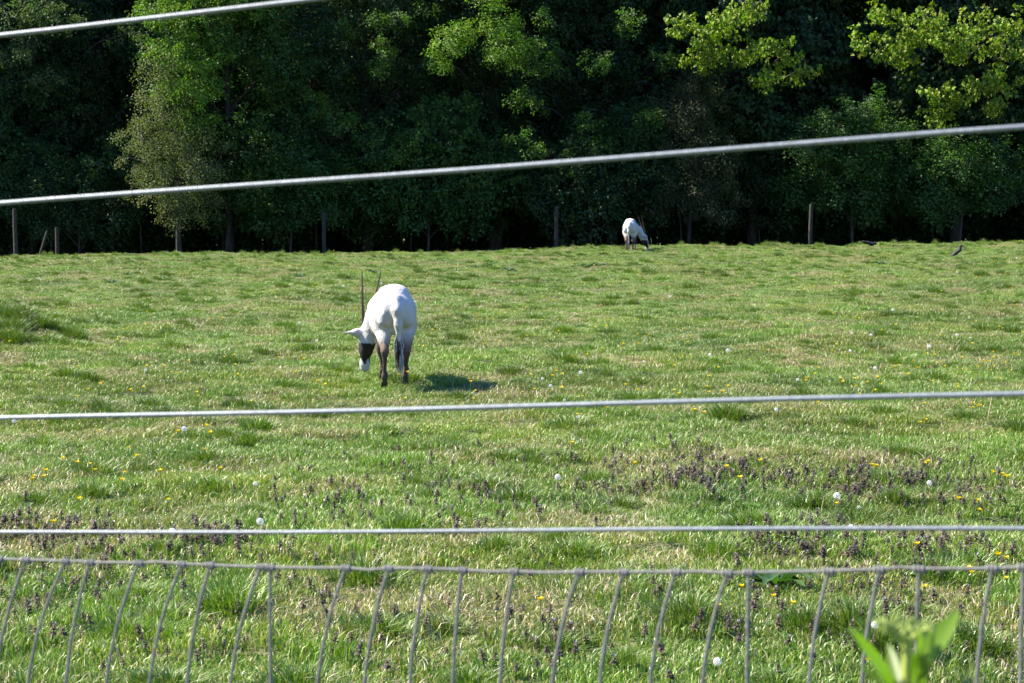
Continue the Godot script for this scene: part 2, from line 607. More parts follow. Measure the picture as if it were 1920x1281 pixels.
func make_wood():
	rng.seed = 99
	for k in ["broad", "lime", "thorn", "oak"]: sprays[k] = spray_mesh(k)
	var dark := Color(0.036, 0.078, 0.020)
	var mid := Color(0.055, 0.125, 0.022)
	var fresh := Color(0.145, 0.265, 0.022)  # sunlit leaf tone, painted brighter than the crowns
	var limec := Color(0.180, 0.265, 0.014)  # sunlit tone for the lime sprays, their crowns keep the dark tint
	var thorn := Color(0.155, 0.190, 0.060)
	var P := 70.0
	# --- front of the wood
	var specs := [
		# name, label, px, depth, crown width, low, high, deep, n, r0, r1, kind, tint, trunk
		["dark_tree", "dark dull green tree overhanging the pale grey fence post", 60, 80.5, 3.6, 2.2, 14.5, 2.2, 26, 1.1, 1.9, "broad", dark, 0.28],
		["maple_tree", "bright green maple whose sunlit side rises above the pale hawthorn", 430, 77.5, 2.4, 3.2, 14.0, 1.8, 22, 1.0, 1.6, "broad", mid, 0.25],
		["dark_tree", "tall dark green tree between the bright maple and the oak", 690, 79.0, 3.2, 2.4, 15.0, 2.0, 26, 1.1, 1.8, "oak", dark, 0.3],
		["oak_tree", "oak with bright yellow green tufts high in a dark crown", 930, 79.0, 2.9, 3.0, 15.5, 2.0, 25, 1.1, 1.8, "oak", dark, 0.34],
		["dark_tree", "dark green tree with bare shadowy gaps standing next to the oak", 1150, 80.5, 3.0, 2.4, 15.0, 2.0, 25, 1.1, 1.8, "broad", dark, 0.28],
		["lime_tree", "lime tree with drooping yellow green sprays beside a brownish elder", 1410, 79.5, 2.6, 3.4, 15.0, 1.8, 22, 1.0, 1.6, "lime", dark, 0.28],
		["lime_tree", "lime tree whose long leafy branches droop over the round bushes", 1790, 79.0, 3.0, 3.4, 15.0, 1.8, 24, 1.0, 1.6, "lime", dark, 0.3],
	]
	var seed_ := 200
	for s in specs:
		seed_ += 1
		rng.seed = seed_
		var foot := foot_at(s[2], s[3])
		var lobes := rand_lobes(s[8], s[4], s[5], s[6], s[7], s[9], s[10])
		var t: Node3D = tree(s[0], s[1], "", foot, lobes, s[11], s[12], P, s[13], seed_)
		# the branches that reach out of the face of the wood into the sun, sunlit tone put into a brighter leaf tint
		var reach := []
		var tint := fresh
		var thin := 1.0
		if s[0] == "maple_tree":
			for q in [[330, -60, 75.0, 1.0], [300, 15, 74.6, 0.75], [345, 30, 74.5, 0.8], [330, 95, 74.4, 0.75], [385, 110, 74.6, 0.7], [375, 165, 74.4, 0.65], [340, 175, 74.5, 0.65], [365, 225, 74.5, 0.6], [420, -10, 75.0, 0.8], [400, 60, 75.0, 0.6], [470, 10, 75.5, 0.5]]:
				reach.append(px_lobe(foot, q[0], q[1], q[2], q[3], 1.0))
		elif s[0] == "oak_tree":
			for q in [[845, 75, 74.0, 0.5], [870, 55, 74.3, 0.45], [825, 110, 74.2, 0.35], [940, 40, 73.9, 0.55], [955, 80, 73.9, 0.5], [930, 100, 74.0, 0.4], [915, -15, 74.2, 0.6], [985, 90, 74.6, 0.35], [960, -60, 74.2, 0.7]]:
				reach.append(px_lobe(foot, q[0], q[1], q[2], q[3], 1.3))
		elif s[0] == "lime_tree" and s[2] < 1600:
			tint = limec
			thin = 0.42
			for q in [[1285, 45, 74.3, 0.5], [1320, 70, 74.2, 0.5], [1360, 40, 74.3, 0.5], [1345, 95, 74.3, 0.45], [1400, 90, 74.3, 0.45], [1400, 10, 74.5, 0.5], [1445, 75, 74.6, 0.35], [1480, 95, 74.6, 0.3], [1430, 140, 74.6, 0.3], [1500, 130, 74.7, 0.28], [1310, 110, 74.5, 0.35]]:
				reach.append(px_lobe(foot, q[0], q[1], q[2], q[3], 1.1))
		elif s[0] == "lime_tree":
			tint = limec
			thin = 0.42
			for q in [[1625, 75, 74.2, 0.4], [1665, 80, 74.0, 0.4], [1690, 105, 74.0, 0.35], [1740, 30, 74.0, 0.5], [1720, 55, 74.0, 0.4], [1770, 70, 73.8, 0.45], [1800, 85, 73.8, 0.45], [1840, 40, 74.0, 0.45], [1895, 45, 73.8, 0.5], [1845, 80, 73.8, 0.4], [1760, 170, 73.7, 0.35], [1800, 175, 73.7, 0.4], [1840, 150, 73.7, 0.4], [1890, 140, 73.7, 0.45], [1770, 195, 73.7, 0.3], [1870, 190, 73.8, 0.35], [1760, 210, 73.8, 0.22], [1920, 90, 73.8, 0.5], [1650, 20, 74.5, 0.4]]:
				reach.append(px_lobe(foot, q[0], q[1], q[2], q[3], 1.1))
		elif s[0] == "dark_tree" and s[2] > 600:
			thin = 1.2
			for q in 15:
				reach.append(px_lobe(foot, s[2] + rng.randf_range(-190, 190), rng.randf_range(-20, 330), 75.0 + rng.randf_range(-0.5, 0.8), rng.randf_range(0.18, 0.38), 1.0))
			tint = mid.lerp(fresh, 0.35)  # scattered tufts coloured brighter so they look sunlit
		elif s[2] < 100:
			tint = Color(0.09, 0.14, 0.045)  # lit clumps, brightness carried by the tint
			for q in [[20, 25, 76.0, 0.8], [75, 20, 76.0, 0.6], [30, 100, 76.0, 0.5], [245, 60, 76.5, 0.35], [90, 150, 76.3, 0.35], [60, 60, 76.2, 0.5], [120, 40, 76.4, 0.5]]:
				reach.append(px_lobe(foot, q[0], q[1], q[2], q[3], 0.7))
		if reach.size():
			var lb := Bag.new()
			var at := []
			var col := []
			for l in reach:
				var c: Vector3 = l[0]
				var r: float = l[1]
				var s0 := Vector3(c.x * 0.35, maxf(1.0, c.y - 1.1), c.z * 0.1)
				lb.tube([s0, s0.lerp(c, 0.5) + Vector3(0, 0.3, 0), c], [0.06, 0.035, 0.012], 5)
				for i in 6:
					var p := s0.lerp(c, rng.randf_range(0.5, 1.0)) + Vector3(rng.randfn(0, 0.15), rng.randfn(0.1, 0.15), rng.randfn(0, 0.15))
					at.append(Transform3D(Basis.from_euler(Vector3(rng.randfn(0, 0.4), rng.randf() * TAU, 0)).scaled(Vector3.ONE * rng.randf_range(0.6, 1.0)), p))
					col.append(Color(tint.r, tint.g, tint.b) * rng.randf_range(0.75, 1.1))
				var count := int(P * 1.5 * r * r * l[2] * thin) + 4
				for i in count:
					var dir := Vector3(rng.randfn(0, 1), rng.randfn(0, 0.8), rng.randfn(0, 1)).normalized()
					var p := c + Vector3(dir.x * 1.25, dir.y * 0.75, dir.z) * r * pow(rng.randf(), 0.45)
					var f := (dir + Vector3(rng.randfn(0, 0.5), rng.randfn(-0.2, 0.35), rng.randfn(0, 0.5))).normalized()
					if absf(f.y) > 0.95: f = Vector3(0.4, f.y, 0.3).normalized()
					at.append(Transform3D(Basis.looking_at(-f, Vector3.UP).scaled(Vector3.ONE * rng.randf_range(0.6, 1.05)), p))
					var k := rng.randf_range(0.8, 1.25)
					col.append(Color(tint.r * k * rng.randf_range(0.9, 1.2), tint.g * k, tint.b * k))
			part("reaching_branches", lb.mesh(), M.bark, t)
			var o := many("sunlit_tint_foliage", sprays[s[11]], M.leaf, t, at, col)  # same sprays as the crown, sunlight painted in by the tint
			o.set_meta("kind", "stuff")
	# --- hawthorn, elder and bushes along the front
	rng.seed = 400
	var hf := foot_at(340, 75.5)
	var hl := []
	for q in [[285, 160, 74.4, 0.55], [310, 200, 74.2, 0.6], [285, 240, 74.0, 0.6], [255, 255, 73.9, 0.45], [300, 290, 73.8, 0.7], [260, 300, 73.8, 0.5], [340, 330, 73.9, 0.8], [290, 355, 73.8, 0.6], [330, 395, 73.8, 0.55], [300, 115, 74.5, 0.5], [380, 300, 74.4, 0.9], [370, 380, 74.3, 0.7], [340, 250, 74.5, 0.8]]:
		hl.append(px_lobe(hf, q[0], q[1], q[2], q[3], 1.5))
	tree("hawthorn_tree", "pale brownish green hawthorn with drooping fine twigs under the bright maple", "", hf, hl, "thorn", thorn, 60.0, 0.12, 401)
	var ef := foot_at(1290, 77.0)
	var el := []
	for q in [[1300, 150, 76.0, 0.6], [1275, 200, 75.8, 0.9], [1320, 200, 75.8, 0.7], [1285, 260, 75.6, 0.9], [1330, 290, 75.6, 0.9], [1290, 340, 75.4, 0.9], [1340, 370, 75.4, 0.8], [1265, 380, 75.4, 0.6]]:
		el.append(px_lobe(ef, q[0], q[1], q[2], q[3], 1.3))
	tree("elder_tree", "brownish olive elder standing beneath the drooping lime sprays", "", ef, el, "thorn", Color(0.075, 0.085, 0.030), 50.0, 0.12, 402)
	var bushes := [
		["rounded dark green bush at the foot of the tall trees beside the hawthorn", 540, 76.2, 560, 350, 1.9, 1.3, mid, 9],
		["broad dark green bush swelling out below the oak", 800, 76.0, 820, 310, 2.6, 2.1, mid, 14],
		["low dark bush next to the oryx grazing by the wood", 1110, 76.3, 1110, 360, 2.4, 1.3, dark, 10],
		["rounded fresh green bush beneath the gap between the two limes", 1600, 75.8, 1590, 300, 1.9, 1.9, mid, 13],
		["low fresh green bush beneath the long drooping lime branches", 1800, 75.6, 1790, 330, 1.8, 1.0, mid, 9],
		["dark ragged bush standing beside the leaning strut", 150, 77.0, 140, 370, 2.8, 1.1, dark, 11],
	]
	for s in bushes:
		seed_ += 1
		rng.seed = seed_
		var foot := foot_at(s[1], s[2])
		var c := at_depth(s[3], s[4], s[2]) - foot
		var lobes := []
		for i in s[8]:
			var a: float = i * 2.4
			var rr := sqrt((i + 0.5) / s[8])
			lobes.append([c + Vector3(cos(a) * rr * s[5], sin(a) * rr * s[6], 0.35 + 0.7 * (1.0 - rr) + rng.randf_range(-0.3, 0.3)), rng.randf_range(0.65, 0.95), 1.2])
		tree("bush", s[0], "", foot, lobes, "oak" if s[8] % 2 else "broad", s[7], P, 0.09, seed_, "bush")
	# --- the rows behind, and the undergrowth that closes the view below the crowns
	for row in 3:
		for i in 9:
			seed_ += 1
			rng.seed = seed_
			var px := -420.0 + i * 340.0 + row * 130.0 + rng.randf_range(-40, 40)
			var d := 84.0 + row * 6.0 + rng.randf_range(-1, 1)
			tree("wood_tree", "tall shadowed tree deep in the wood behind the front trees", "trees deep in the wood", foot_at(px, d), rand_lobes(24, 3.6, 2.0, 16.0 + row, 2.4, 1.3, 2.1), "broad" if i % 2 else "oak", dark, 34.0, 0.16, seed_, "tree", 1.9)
	for i in 22:
		seed_ += 1
		rng.seed = seed_
		var px := -330.0 + i * 122.0 + rng.randf_range(-20, 20)
		var d := (81.5 if i % 2 else 83.5) + rng.randf_range(-0.5, 0.5)
		var lobes := []
		for k in 7: lobes.append([Vector3(rng.randf_range(-1.6, 1.6), rng.randf_range(0.4, 2.8), rng.randf_range(-0.6, 0.6)), rng.randf_range(0.8, 1.15), 1.1])
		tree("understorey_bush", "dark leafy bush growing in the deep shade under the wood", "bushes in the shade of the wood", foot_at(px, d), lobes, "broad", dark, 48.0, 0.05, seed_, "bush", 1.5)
	# low growth overhanging the old fence line
	for i in 13:
		seed_ += 1
		rng.seed = seed_
		var px: float = -60.0 + i * 166.0 + rng.randf_range(-25, 25)
		var foot := foot_at(px, 77.6 + rng.randf_range(-0.4, 0.5))
		var lobes := []
		for k in 9: lobes.append([Vector3(rng.randf_range(-1.9, 1.9), rng.randf_range(2.2, 5.2), rng.randf_range(-0.3, 0.6)), rng.randf_range(0.75, 1.1), 1.0])
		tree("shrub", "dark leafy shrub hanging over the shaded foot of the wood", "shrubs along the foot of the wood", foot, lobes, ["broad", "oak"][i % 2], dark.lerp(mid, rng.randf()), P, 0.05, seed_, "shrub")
	# the wood goes on behind as one mass
	rng.seed = 950
	var at := []
	var col := []
	for i in 5200:
		var x := rng.randf_range(-36, 36)
		var d := rng.randf_range(103.0, 108.0)
		at.append(Transform3D(Basis.from_euler(Vector3(rng.randfn(0, 0.5), rng.randf() * TAU, 0)).scaled(Vector3.ONE * rng.randf_range(2.0, 3.6)), Vector3(x, height(x, d) + 12.0 * pow(rng.randf(), 1.2), -d)))
		col.append(dark * rng.randf_range(0.8, 1.3))
	var mass := many("distant_wood", sprays["broad"], M.leaf, self, at, col)
	tag(mass, "unbroken mass of dark foliage far back in the wood", "wood", "", "stuff")
	# trees that carry the wood on beyond the picture and shade its edge
	for i in 6:
		seed_ += 1
		rng.seed = seed_
		var px: float = [-250.0, -450.0, -680.0, 2080.0, 2330.0, 2580.0][i]
		tree("edge_tree", "tall tree carrying the edge of the wood further along the meadow", "trees along the edge of the wood", foot_at(px, 80.0), rand_lobes(28, 3.4, 1.5, 15.5, 2.6, 1.3, 2.0), "oak", dark, 40.0, 0.3, seed_, "tree", 1.5)

# ------------------------------------------------------------------ old posts along the wood
func make_far_posts():
	rng.seed = 500
	var posts := [
		[28, 393, 72.0, 0.072, "pale grey weathered fence post standing near the dark tree"],
		[107, 428, 74.0, 0.072, "short dark fence post beside the leaning strut"],
		[334, 425, 74.0, 0.08, "dark fence post below the hawthorn"],
		[607, 400, 74.5, 0.075, "thin dark fence post below the rounded bush next to the hawthorn"],
		[1042, 388, 74.0, 0.072, "dark brown fence post below the oak"],
		[1519, 384, 74.0, 0.072, "dark brown fence post below the fresh green bush"]]
	for p in posts:
		var top := at_depth(p[0], p[1], p[2])
		var foot := Vector3(top.x, height(top.x, p[2]) - 0.2, top.z)
		var t := thing("fence_post", foot, p[4], "fence post")
		var b := Bag.new()
		var h := top.y - foot.y
		var tilt := Vector3(rng.randfn(0, 0.02), 0, rng.randfn(0, 0.02))
		var pts := []
		var rad := []
		for k in 7:
			var u := k / 6.0
			pts.append(Vector3(tilt.x * u, h * u, tilt.z * u) + Vector3(rng.randfn(0, 0.004), 0, rng.randfn(0, 0.004)))
			rad.append(p[3] * (1.08 - 0.16 * u + rng.randfn(0, 0.015)))
		rad.append(p[3] * 0.72)
		pts.append(pts[6] + Vector3(0, 0.025, 0))
		b.tube(pts, rad, 10)
		part("shaft", b.mesh(), M.post, t)
		for k in 3:
			var w := Bag.new()
			var y := h * (0.45 + 0.2 * k)
			w.tube([Vector3(-0.02, y, p[3] + 0.004), Vector3(0.0, y + 0.02, p[3] + 0.016), Vector3(0.02, y, p[3] + 0.004)], [0.004, 0.004, 0.004], 5)
			part("staple", w.mesh(), M.dull, t)
	var a := at_depth(60, 480, 73.6)
	var z := at_depth(88, 434, 73.6)
	var foot2 := Vector3(a.x, height(a.x, 73.6) - 0.1, a.z)
	var t2 := thing("fence_strut", foot2, "thin wooden strut leaning between the pale grey and the short dark post", "strut")
	var b2 := Bag.new()
	var hi := z - foot2
	b2.tube([Vector3.ZERO, hi * 0.5 + Vector3(0.01, 0, 0), hi, hi * 1.01], [0.05, 0.047, 0.043, 0.03], 8)
	part("shaft", b2.mesh(), M.post, t2)

# ------------------------------------------------------------------ animals: smooth union of tapered capsules, meshed as surface nets
class Field:
	var bones := []
	var k := 42.0
	var cell := 0.014
	func bone(a: Vector3, b: Vector3, ra: float, rb: float, wide := 1.0):
		bones.append([a, b, ra, rb, wide])
	func mesh(paint: Callable) -> ArrayMesh:
		var lo := Vector3.ONE * 1e9
		var hi := Vector3.ONE * -1e9
		for q in bones:
			var m: float = maxf(q[2], q[3]) * maxf(1.0, q[4]) + cell * 4.0
			lo = lo.min(q[0] - Vector3.ONE * m).min(q[1] - Vector3.ONE * m)
			hi = hi.max(q[0] + Vector3.ONE * m).max(q[1] + Vector3.ONE * m)
		var nx := int((hi.x - lo.x) / cell) + 2
		var ny := int((hi.y - lo.y) / cell) + 2
		var nz := int((hi.z - lo.z) / cell) + 2
		var f := PackedFloat32Array()
		f.resize(nx * ny * nz)
		for q in bones:
			var a: Vector3 = q[0]
			var ab: Vector3 = q[1] - a
			var l2 := maxf(ab.length_squared(), 1e-9)
			var ra: float = q[2]
			var dr: float = q[3] - ra
			var wide: float = q[4]
			var m: float = maxf(q[2], q[3]) * maxf(1.0, wide) + 0.10
			var b0: Vector3 = (a.min(q[1]) - Vector3.ONE * m - lo) / cell
			var b1: Vector3 = (a.max(q[1]) + Vector3.ONE * m - lo) / cell
			for z in range(maxi(0, int(b0.z)), mini(nz - 1, int(b1.z)) + 1):
				for y in range(maxi(0, int(b0.y)), mini(ny - 1, int(b1.y)) + 1):
					var at := (z * ny + y) * nx
					for x in range(maxi(0, int(b0.x)), mini(nx - 1, int(b1.x)) + 1):
						var p := Vector3(lo.x + x * cell, lo.y + y * cell, lo.z + z * cell) - a
						var t := clampf(p.dot(ab) / l2, 0.0, 1.0)
						var e := p - ab * t
						e.z /= wide
						var d := e.length() - ra - dr * t
						if d < 0.12:
							f[at + x] += exp(-k * d)
		for i in f.size():
			f[i] = -log(maxf(f[i], 1e-6)) / k
		var b := Bag.new()
		var vid := {}
		var sx := 1
		var sy := nx
		var sz := nx * ny
		var corner := [0, 1, sy, sy + 1, sz, sz + 1, sz + sy, sz + sy + 1]
		for z in nz - 1:
			for y in ny - 1:
				for x in nx - 1:
					var i := x + y * sy + z * sz
					var neg := 0
					for o in corner:
						if f[i + o] < 0.0: neg += 1
					if neg == 0 or neg == 8: continue
					var sum := Vector3.ZERO
					var cnt := 0
					for e in [[0, 1], [2, 3], [4, 5], [6, 7], [0, 2], [1, 3], [4, 6], [5, 7], [0, 4], [1, 5], [2, 6], [3, 7]]:
						var fa := f[i + corner[e[0]]]
						var fb := f[i + corner[e[1]]]
						if (fa < 0.0) != (fb < 0.0):
							var t := fa / (fa - fb)
							var pa := Vector3(e[0] & 1, (e[0] >> 1) & 1, e[0] >> 2)
							var pb := Vector3(e[1] & 1, (e[1] >> 1) & 1, e[1] >> 2)
							sum += pa.lerp(pb, t)
							cnt += 1
					var u := sum / cnt
					var g := Vector3.ZERO
					g.x = lerpf(lerpf(f[i + 1] - f[i], f[i + sy + 1] - f[i + sy], u.y), lerpf(f[i + sz + 1] - f[i + sz], f[i + sz + sy + 1] - f[i + sz + sy], u.y), u.z)
					g.y = lerpf(lerpf(f[i + sy] - f[i], f[i + sy + 1] - f[i + 1], u.x), lerpf(f[i + sz + sy] - f[i + sz], f[i + sz + sy + 1] - f[i + sz + 1], u.x), u.z)
					g.z = lerpf(lerpf(f[i + sz] - f[i], f[i + sz + 1] - f[i + 1], u.x), lerpf(f[i + sz + sy] - f[i + sy], f[i + sz + sy + 1] - f[i + sy + 1], u.x), u.y)
					var p := lo + (Vector3(x, y, z) + u) * cell
					vid[i] = b.vert(p, g.normalized(), paint.call(p, g.normalized()))
		for i in vid:
			for e in [[sx, sy, sz], [sy, sz, sx], [sz, sx, sy]]:
				# the edge from corner i along e[0]
				if (f[i] < 0.0) == (f[i + e[0]] < 0.0): continue
				var a = vid.get(i)
				var c = vid.get(i - e[1])
				var d = vid.get(i - e[2])
				var g = vid.get(i - e[1] - e[2])
				if a == null or c == null or d == null or g == null: continue
				b.tri(a, c, d); b.tri(c, g, d)
		return b.mesh()

func horn_mesh(base: Vector3, tip: Vector3, back: Vector3) -> ArrayMesh:
	var b := Bag.new()
	var pts := []
	var rad := []
	for i in 29:
		var u := i / 28.0
		pts.append(base.lerp(tip, u) + back * sin(u * PI))
		var ring := 0.0013 * (1.0 if i % 2 else -1.0) if u < 0.6 else 0.0
		rad.append(lerpf(0.020, 0.0045, pow(u, 1.2)) + ring)
	b.tube(pts, rad, 8, Color(0.062, 0.048, 0.038))
	return b.mesh()

# forward +x, up +y, its right +z. head: where the poll is, head_turn: yaw to its own right in degrees
func oryx(label: String, at: Vector3, heading: float, poll: Vector3, head_turn: float, nose_out: float, legs: Array, tail_z: float, seed_: int) -> Node3D:
	rng.seed = seed_
	var o := thing("oryx", at, label, "antelope", "white oryx grazing in the meadow")
	o.rotation.y = heading
	o.scale = Vector3.ONE * 1.04
	var f := Field.new()
	# trunk
	f.bone(Vector3(-0.50, 0.79, 0), Vector3(-0.34, 0.84, 0), 0.115, 0.15, 0.95)
	f.bone(Vector3(-0.36, 0.82, 0), Vector3(0.0, 0.80, 0), 0.155, 0.165, 1.0)
	f.bone(Vector3(0.0, 0.75, 0), Vector3(0.36, 0.75, 0), 0.185, 0.17, 0.95)
	f.bone(Vector3(-0.22, 0.67, 0), Vector3(0.25, 0.63, 0), 0.15, 0.15, 1.0)
	f.bone(Vector3(0.30, 0.84, 0), Vector3(0.46, 0.80, 0), 0.10, 0.10, 0.75)
	f.bone(Vector3(-0.48, 0.72, 0), Vector3(-0.45, 0.60, 0), 0.12, 0.08, 1.0)
	f.bone(Vector3(0.44, 0.72, 0), Vector3(0.52, 0.66, 0), 0.14, 0.11, 1.0)
	# haunches and legs: each leg = [foot x, foot z, hock or knee x]
	for i in 4:
		var s := -1.0 if i % 2 == 0 else 1.0
		var l: Array = legs[i]
		if i < 2:
			f.bone(Vector3(-0.44, 0.76, s * 0.095), Vector3(-0.33, 0.58, s * 0.125), 0.11, 0.085)
			f.bone(Vector3(-0.33, 0.60, s * 0.12), Vector3(-0.45, 0.45, lerpf(s * 0.12, l[1], 0.5)), 0.088, 0.046)
			var hock := Vector3(l[2], 0.36, lerpf(s * 0.11, l[1], 0.6))
			f.bone(Vector3(-0.45, 0.47, lerpf(s * 0.12, l[1], 0.5)), hock, 0.044, 0.025)
			f.bone(hock, Vector3(l[0] - 0.03, 0.11, l[1]), 0.026, 0.016)
			f.bone(Vector3(l[0] - 0.03, 0.11, l[1]), Vector3(l[0], 0.045, l[1]), 0.019, 0.022)
		else:
			f.bone(Vector3(0.42, 0.72, s * 0.11), Vector3(0.34, 0.54, s * 0.115), 0.095, 0.06)
			var knee := Vector3(l[2], 0.31, lerpf(s * 0.11, l[1], 0.6))
			f.bone(Vector3(0.34, 0.56, s * 0.115), knee, 0.056, 0.027)
			f.bone(knee, Vector3(l[0] - 0.02, 0.10, l[1]), 0.026, 0.016)
			f.bone(Vector3(l[0] - 0.02, 0.10, l[1]), Vector3(l[0] + 0.015, 0.045, l[1]), 0.019, 0.022)
	# neck and head
	var yaw := Basis(Vector3.UP, -deg_to_rad(head_turn))
	var h := func(p: Vector3) -> Vector3: return poll + yaw * p
	var nk := Vector3(0.50, 0.76, 0).lerp(poll, 0.55) + Vector3(0.03, 0.06, 0)
	f.bone(Vector3(0.42, 0.76, 0), nk, 0.145, 0.098, 0.85)
	f.bone(nk, h.call(Vector3(-0.01, -0.01, 0)), 0.098, 0.075, 0.9)
	f.bone(nk + Vector3(0, -0.06, 0), h.call(Vector3(-0.05, -0.10, 0)), 0.085, 0.06, 0.9)
	f.bone(h.call(Vector3(0, 0, 0)), h.call(Vector3(nose_out * 0.45, -0.15, 0)), 0.062, 0.058)
	f.bone(h.call(Vector3(-0.055, -0.08, 0)), h.call(Vector3(nose_out * 0.5 - 0.05, -0.19, 0)), 0.055, 0.042)
	f.bone(h.call(Vector3(nose_out * 0.45, -0.15, 0)), h.call(Vector3(nose_out * 0.95, -0.34, 0)), 0.052, 0.034)
	f.bone(h.call(Vector3(nose_out * 0.9 - 0.02, -0.32, 0)), h.call(Vector3(nose_out - 0.025, -0.355, 0)), 0.037, 0.031, 1.1)
	for s in [-1.0, 1.0]:
		f.bone(h.call(Vector3(-0.01, -0.005, s * 0.05)), h.call(Vector3(-0.03, 0.02, s * 0.12)), 0.020, 0.026, 1.0)
		f.bone(h.call(Vector3(-0.03, 0.02, s * 0.12)), h.call(Vector3(-0.03, 0.02, s * 0.245)), 0.024, 0.006, 1.0)
	for s in [-1.0, 1.0]:
		f.bone(Vector3(-0.40, 0.93, s * 0.07), Vector3(-0.22, 0.93, s * 0.10), 0.03, 0.03)
		f.bone(Vector3(-0.56, 0.80, s * 0.07), Vector3(-0.52, 0.66, s * 0.11), 0.045, 0.06)
	# tail
	var tp := [Vector3(-0.58, 0.86, 0), Vector3(-0.645, 0.76, tail_z * 0.3), Vector3(-0.655, 0.62, tail_z * 0.7), Vector3(-0.65, 0.46, tail_z)]
	for i in 3: f.bone(tp[i], tp[i + 1], 0.040 - 0.006 * i, 0.034 - 0.006 * i)
	var inv := yaw.inverse()
	var fur := FastNoiseLite.new()
	fur.seed = seed_
	fur.frequency = 6.0
	var stain := FastNoiseLite.new()
	stain.seed = seed_ + 5
	stain.frequency = 4.0
	stain.fractal_octaves = 5
	var white := Color(0.44, 0.437, 0.425)
	var brown := Color(0.070, 0.046, 0.036)
	var tan := Color(0.19, 0.135, 0.10)
	var black := Color(0.016, 0.014, 0.013)
	var paint := func(p: Vector3, n: Vector3) -> Color:
		var j := fur.get_noise_3d(p.x, p.y * 0.6, p.z)
		var g := stain.get_noise_3d(p.x, p.y * 0.5, p.z)
		var c := white * (1.0 + 0.09 * j)
		c = c.lerp(Color(0.36, 0.32, 0.26), clampf(g * 1.3 - 0.15, 0.0, 0.5))
		c.a = 1.0
		var q: Vector3 = inv * (p - poll)
		var leg_top := 0.53 if p.x < 0.0 else 0.57
		var head_zone := q.x > -0.13 and q.y < 0.12 and p.x > 0.5
		if not head_zone and not (p.x > 0.45 and p.y > 0.3) and p.x > -0.63 and p.y < leg_top + 0.05 * j:
			var u := clampf((leg_top + 0.05 * j - p.y) / 0.10, 0.0, 1.0)
			if not (p.y > 0.47 and absf(p.z) < 0.06):
				c = c.lerp(tan.lerp(brown, clampf((leg_top - p.y) * 4.0, 0.0, 1.0)), u)
		if head_zone:
			# dark cheeks and throat between a white poll and a white muzzle, a dark blaze on the nose
			var line := nose_out * clampf(-q.y / 0.33, 0.0, 1.0)
			var low := -0.285 + 0.03 * sin(q.z * 90.0)
			if q.y < -0.085 + 0.02 * j and q.y > low and q.x < line + 0.02: c = black
			if absf(q.z) < 0.028 and q.x > line and q.y < -0.02 and q.y > -0.265: c = black
		return c
	part("body", f.mesh(paint), M.coat, o)
	for s in [-1.0, 1.0]:
		part("horn", horn_mesh(h.call(Vector3(0.015, 0.04, s * 0.028)), h.call(Vector3(-0.18, 0.655, s * 0.10)), Vector3(0.02, 0, 0)), M.horn, o)
		var eb := Bag.new()
		eb.tube([h.call(Vector3(nose_out * 0.2 + 0.012, -0.075, s * 0.045)), h.call(Vector3(nose_out * 0.2 + 0.014, -0.075, s * 0.064))], [0.013, 0.008], 7)
		part("eye", eb.mesh(), M.black, o)
	for l in legs:
		var hb := Bag.new()
		for s in [-1.0, 1.0]:
			var zz: float = l[1] + s * 0.014
			hb.tube([Vector3(l[0] - 0.01, 0.06, zz), Vector3(l[0] + 0.012, 0.02, zz), Vector3(l[0] + 0.02, -0.03, zz)], [0.015, 0.020, 0.021], 7)
		part("hoof", hb.mesh(), M.black, o)
	var tb := Bag.new()
	for i in 70:
		var p0: Vector3 = tp[3].lerp(tp[2], rng.randf() * 0.7) + Vector3(rng.randfn(0, 0.008), 0, rng.randfn(0, 0.010))
		var len := rng.randf_range(0.18, 0.40)
		var out := Vector3(rng.randfn(0, 0.018), 0, rng.randfn(0, 0.022))
		var cc := Color(0.03, 0.027, 0.026) if rng.randf() < 0.68 else Color(0.40, 0.39, 0.37)
		tb.tube([p0, p0 + Vector3(0, -len * 0.5, 0) + out, p0 + Vector3(0, -len, 0) + out * 0.7], [0.006, 0.006, 0.001], 3, cc, false)
	part("tail_tuft", tb.mesh(), M.white, o)
	return o

func crow(label: String, at: Vector3, heading: float, up: float) -> Node3D:
	var o := thing("crow", at, label, "bird", "crows on the grass")
	o.rotation.y = heading
	var f := Field.new()
	f.cell = 0.008
	f.k = 70.0
	var r := func(x: float, y: float, z := 0.0) -> Vector3: return Vector3(x, y, z).rotated(Vector3.BACK, up) + Vector3(0, 0.15, 0)
	f.bone(r.call(-0.09, 0.0), r.call(0.06, 0.01), 0.045, 0.055)
	f.bone(r.call(-0.09, 0.0), r.call(-0.26, -0.02), 0.035, 0.014, 1.3)
	f.bone(r.call(0.06, 0.02), r.call(0.12, 0.06), 0.042, 0.032)
	f.bone(r.call(0.125, 0.07), r.call(0.15, 0.07), 0.036, 0.022)
	f.bone(r.call(0.15, 0.068), r.call(0.215, 0.05), 0.017, 0.004)
	for s in [-1.0, 1.0]:
		f.bone(r.call(0.04, 0.015, s * 0.05), r.call(-0.22, -0.01, s * 0.025), 0.028, 0.010)
	part("body", f.mesh(func(p, n): return Color(0.013, 0.014, 0.017)), mat(Color.WHITE, 0.75, 0.0, true), o)
	for s in [-1.0, 1.0]:
		var b := Bag.new()
		b.tube([Vector3(0.0, 0.14, s * 0.025), Vector3(-0.015, 0.06, s * 0.03), Vector3(0.0, -0.04, s * 0.03)], [0.014, 0.007, 0.006], 6)
		part("leg", b.mesh(), M.black, o)
	return o

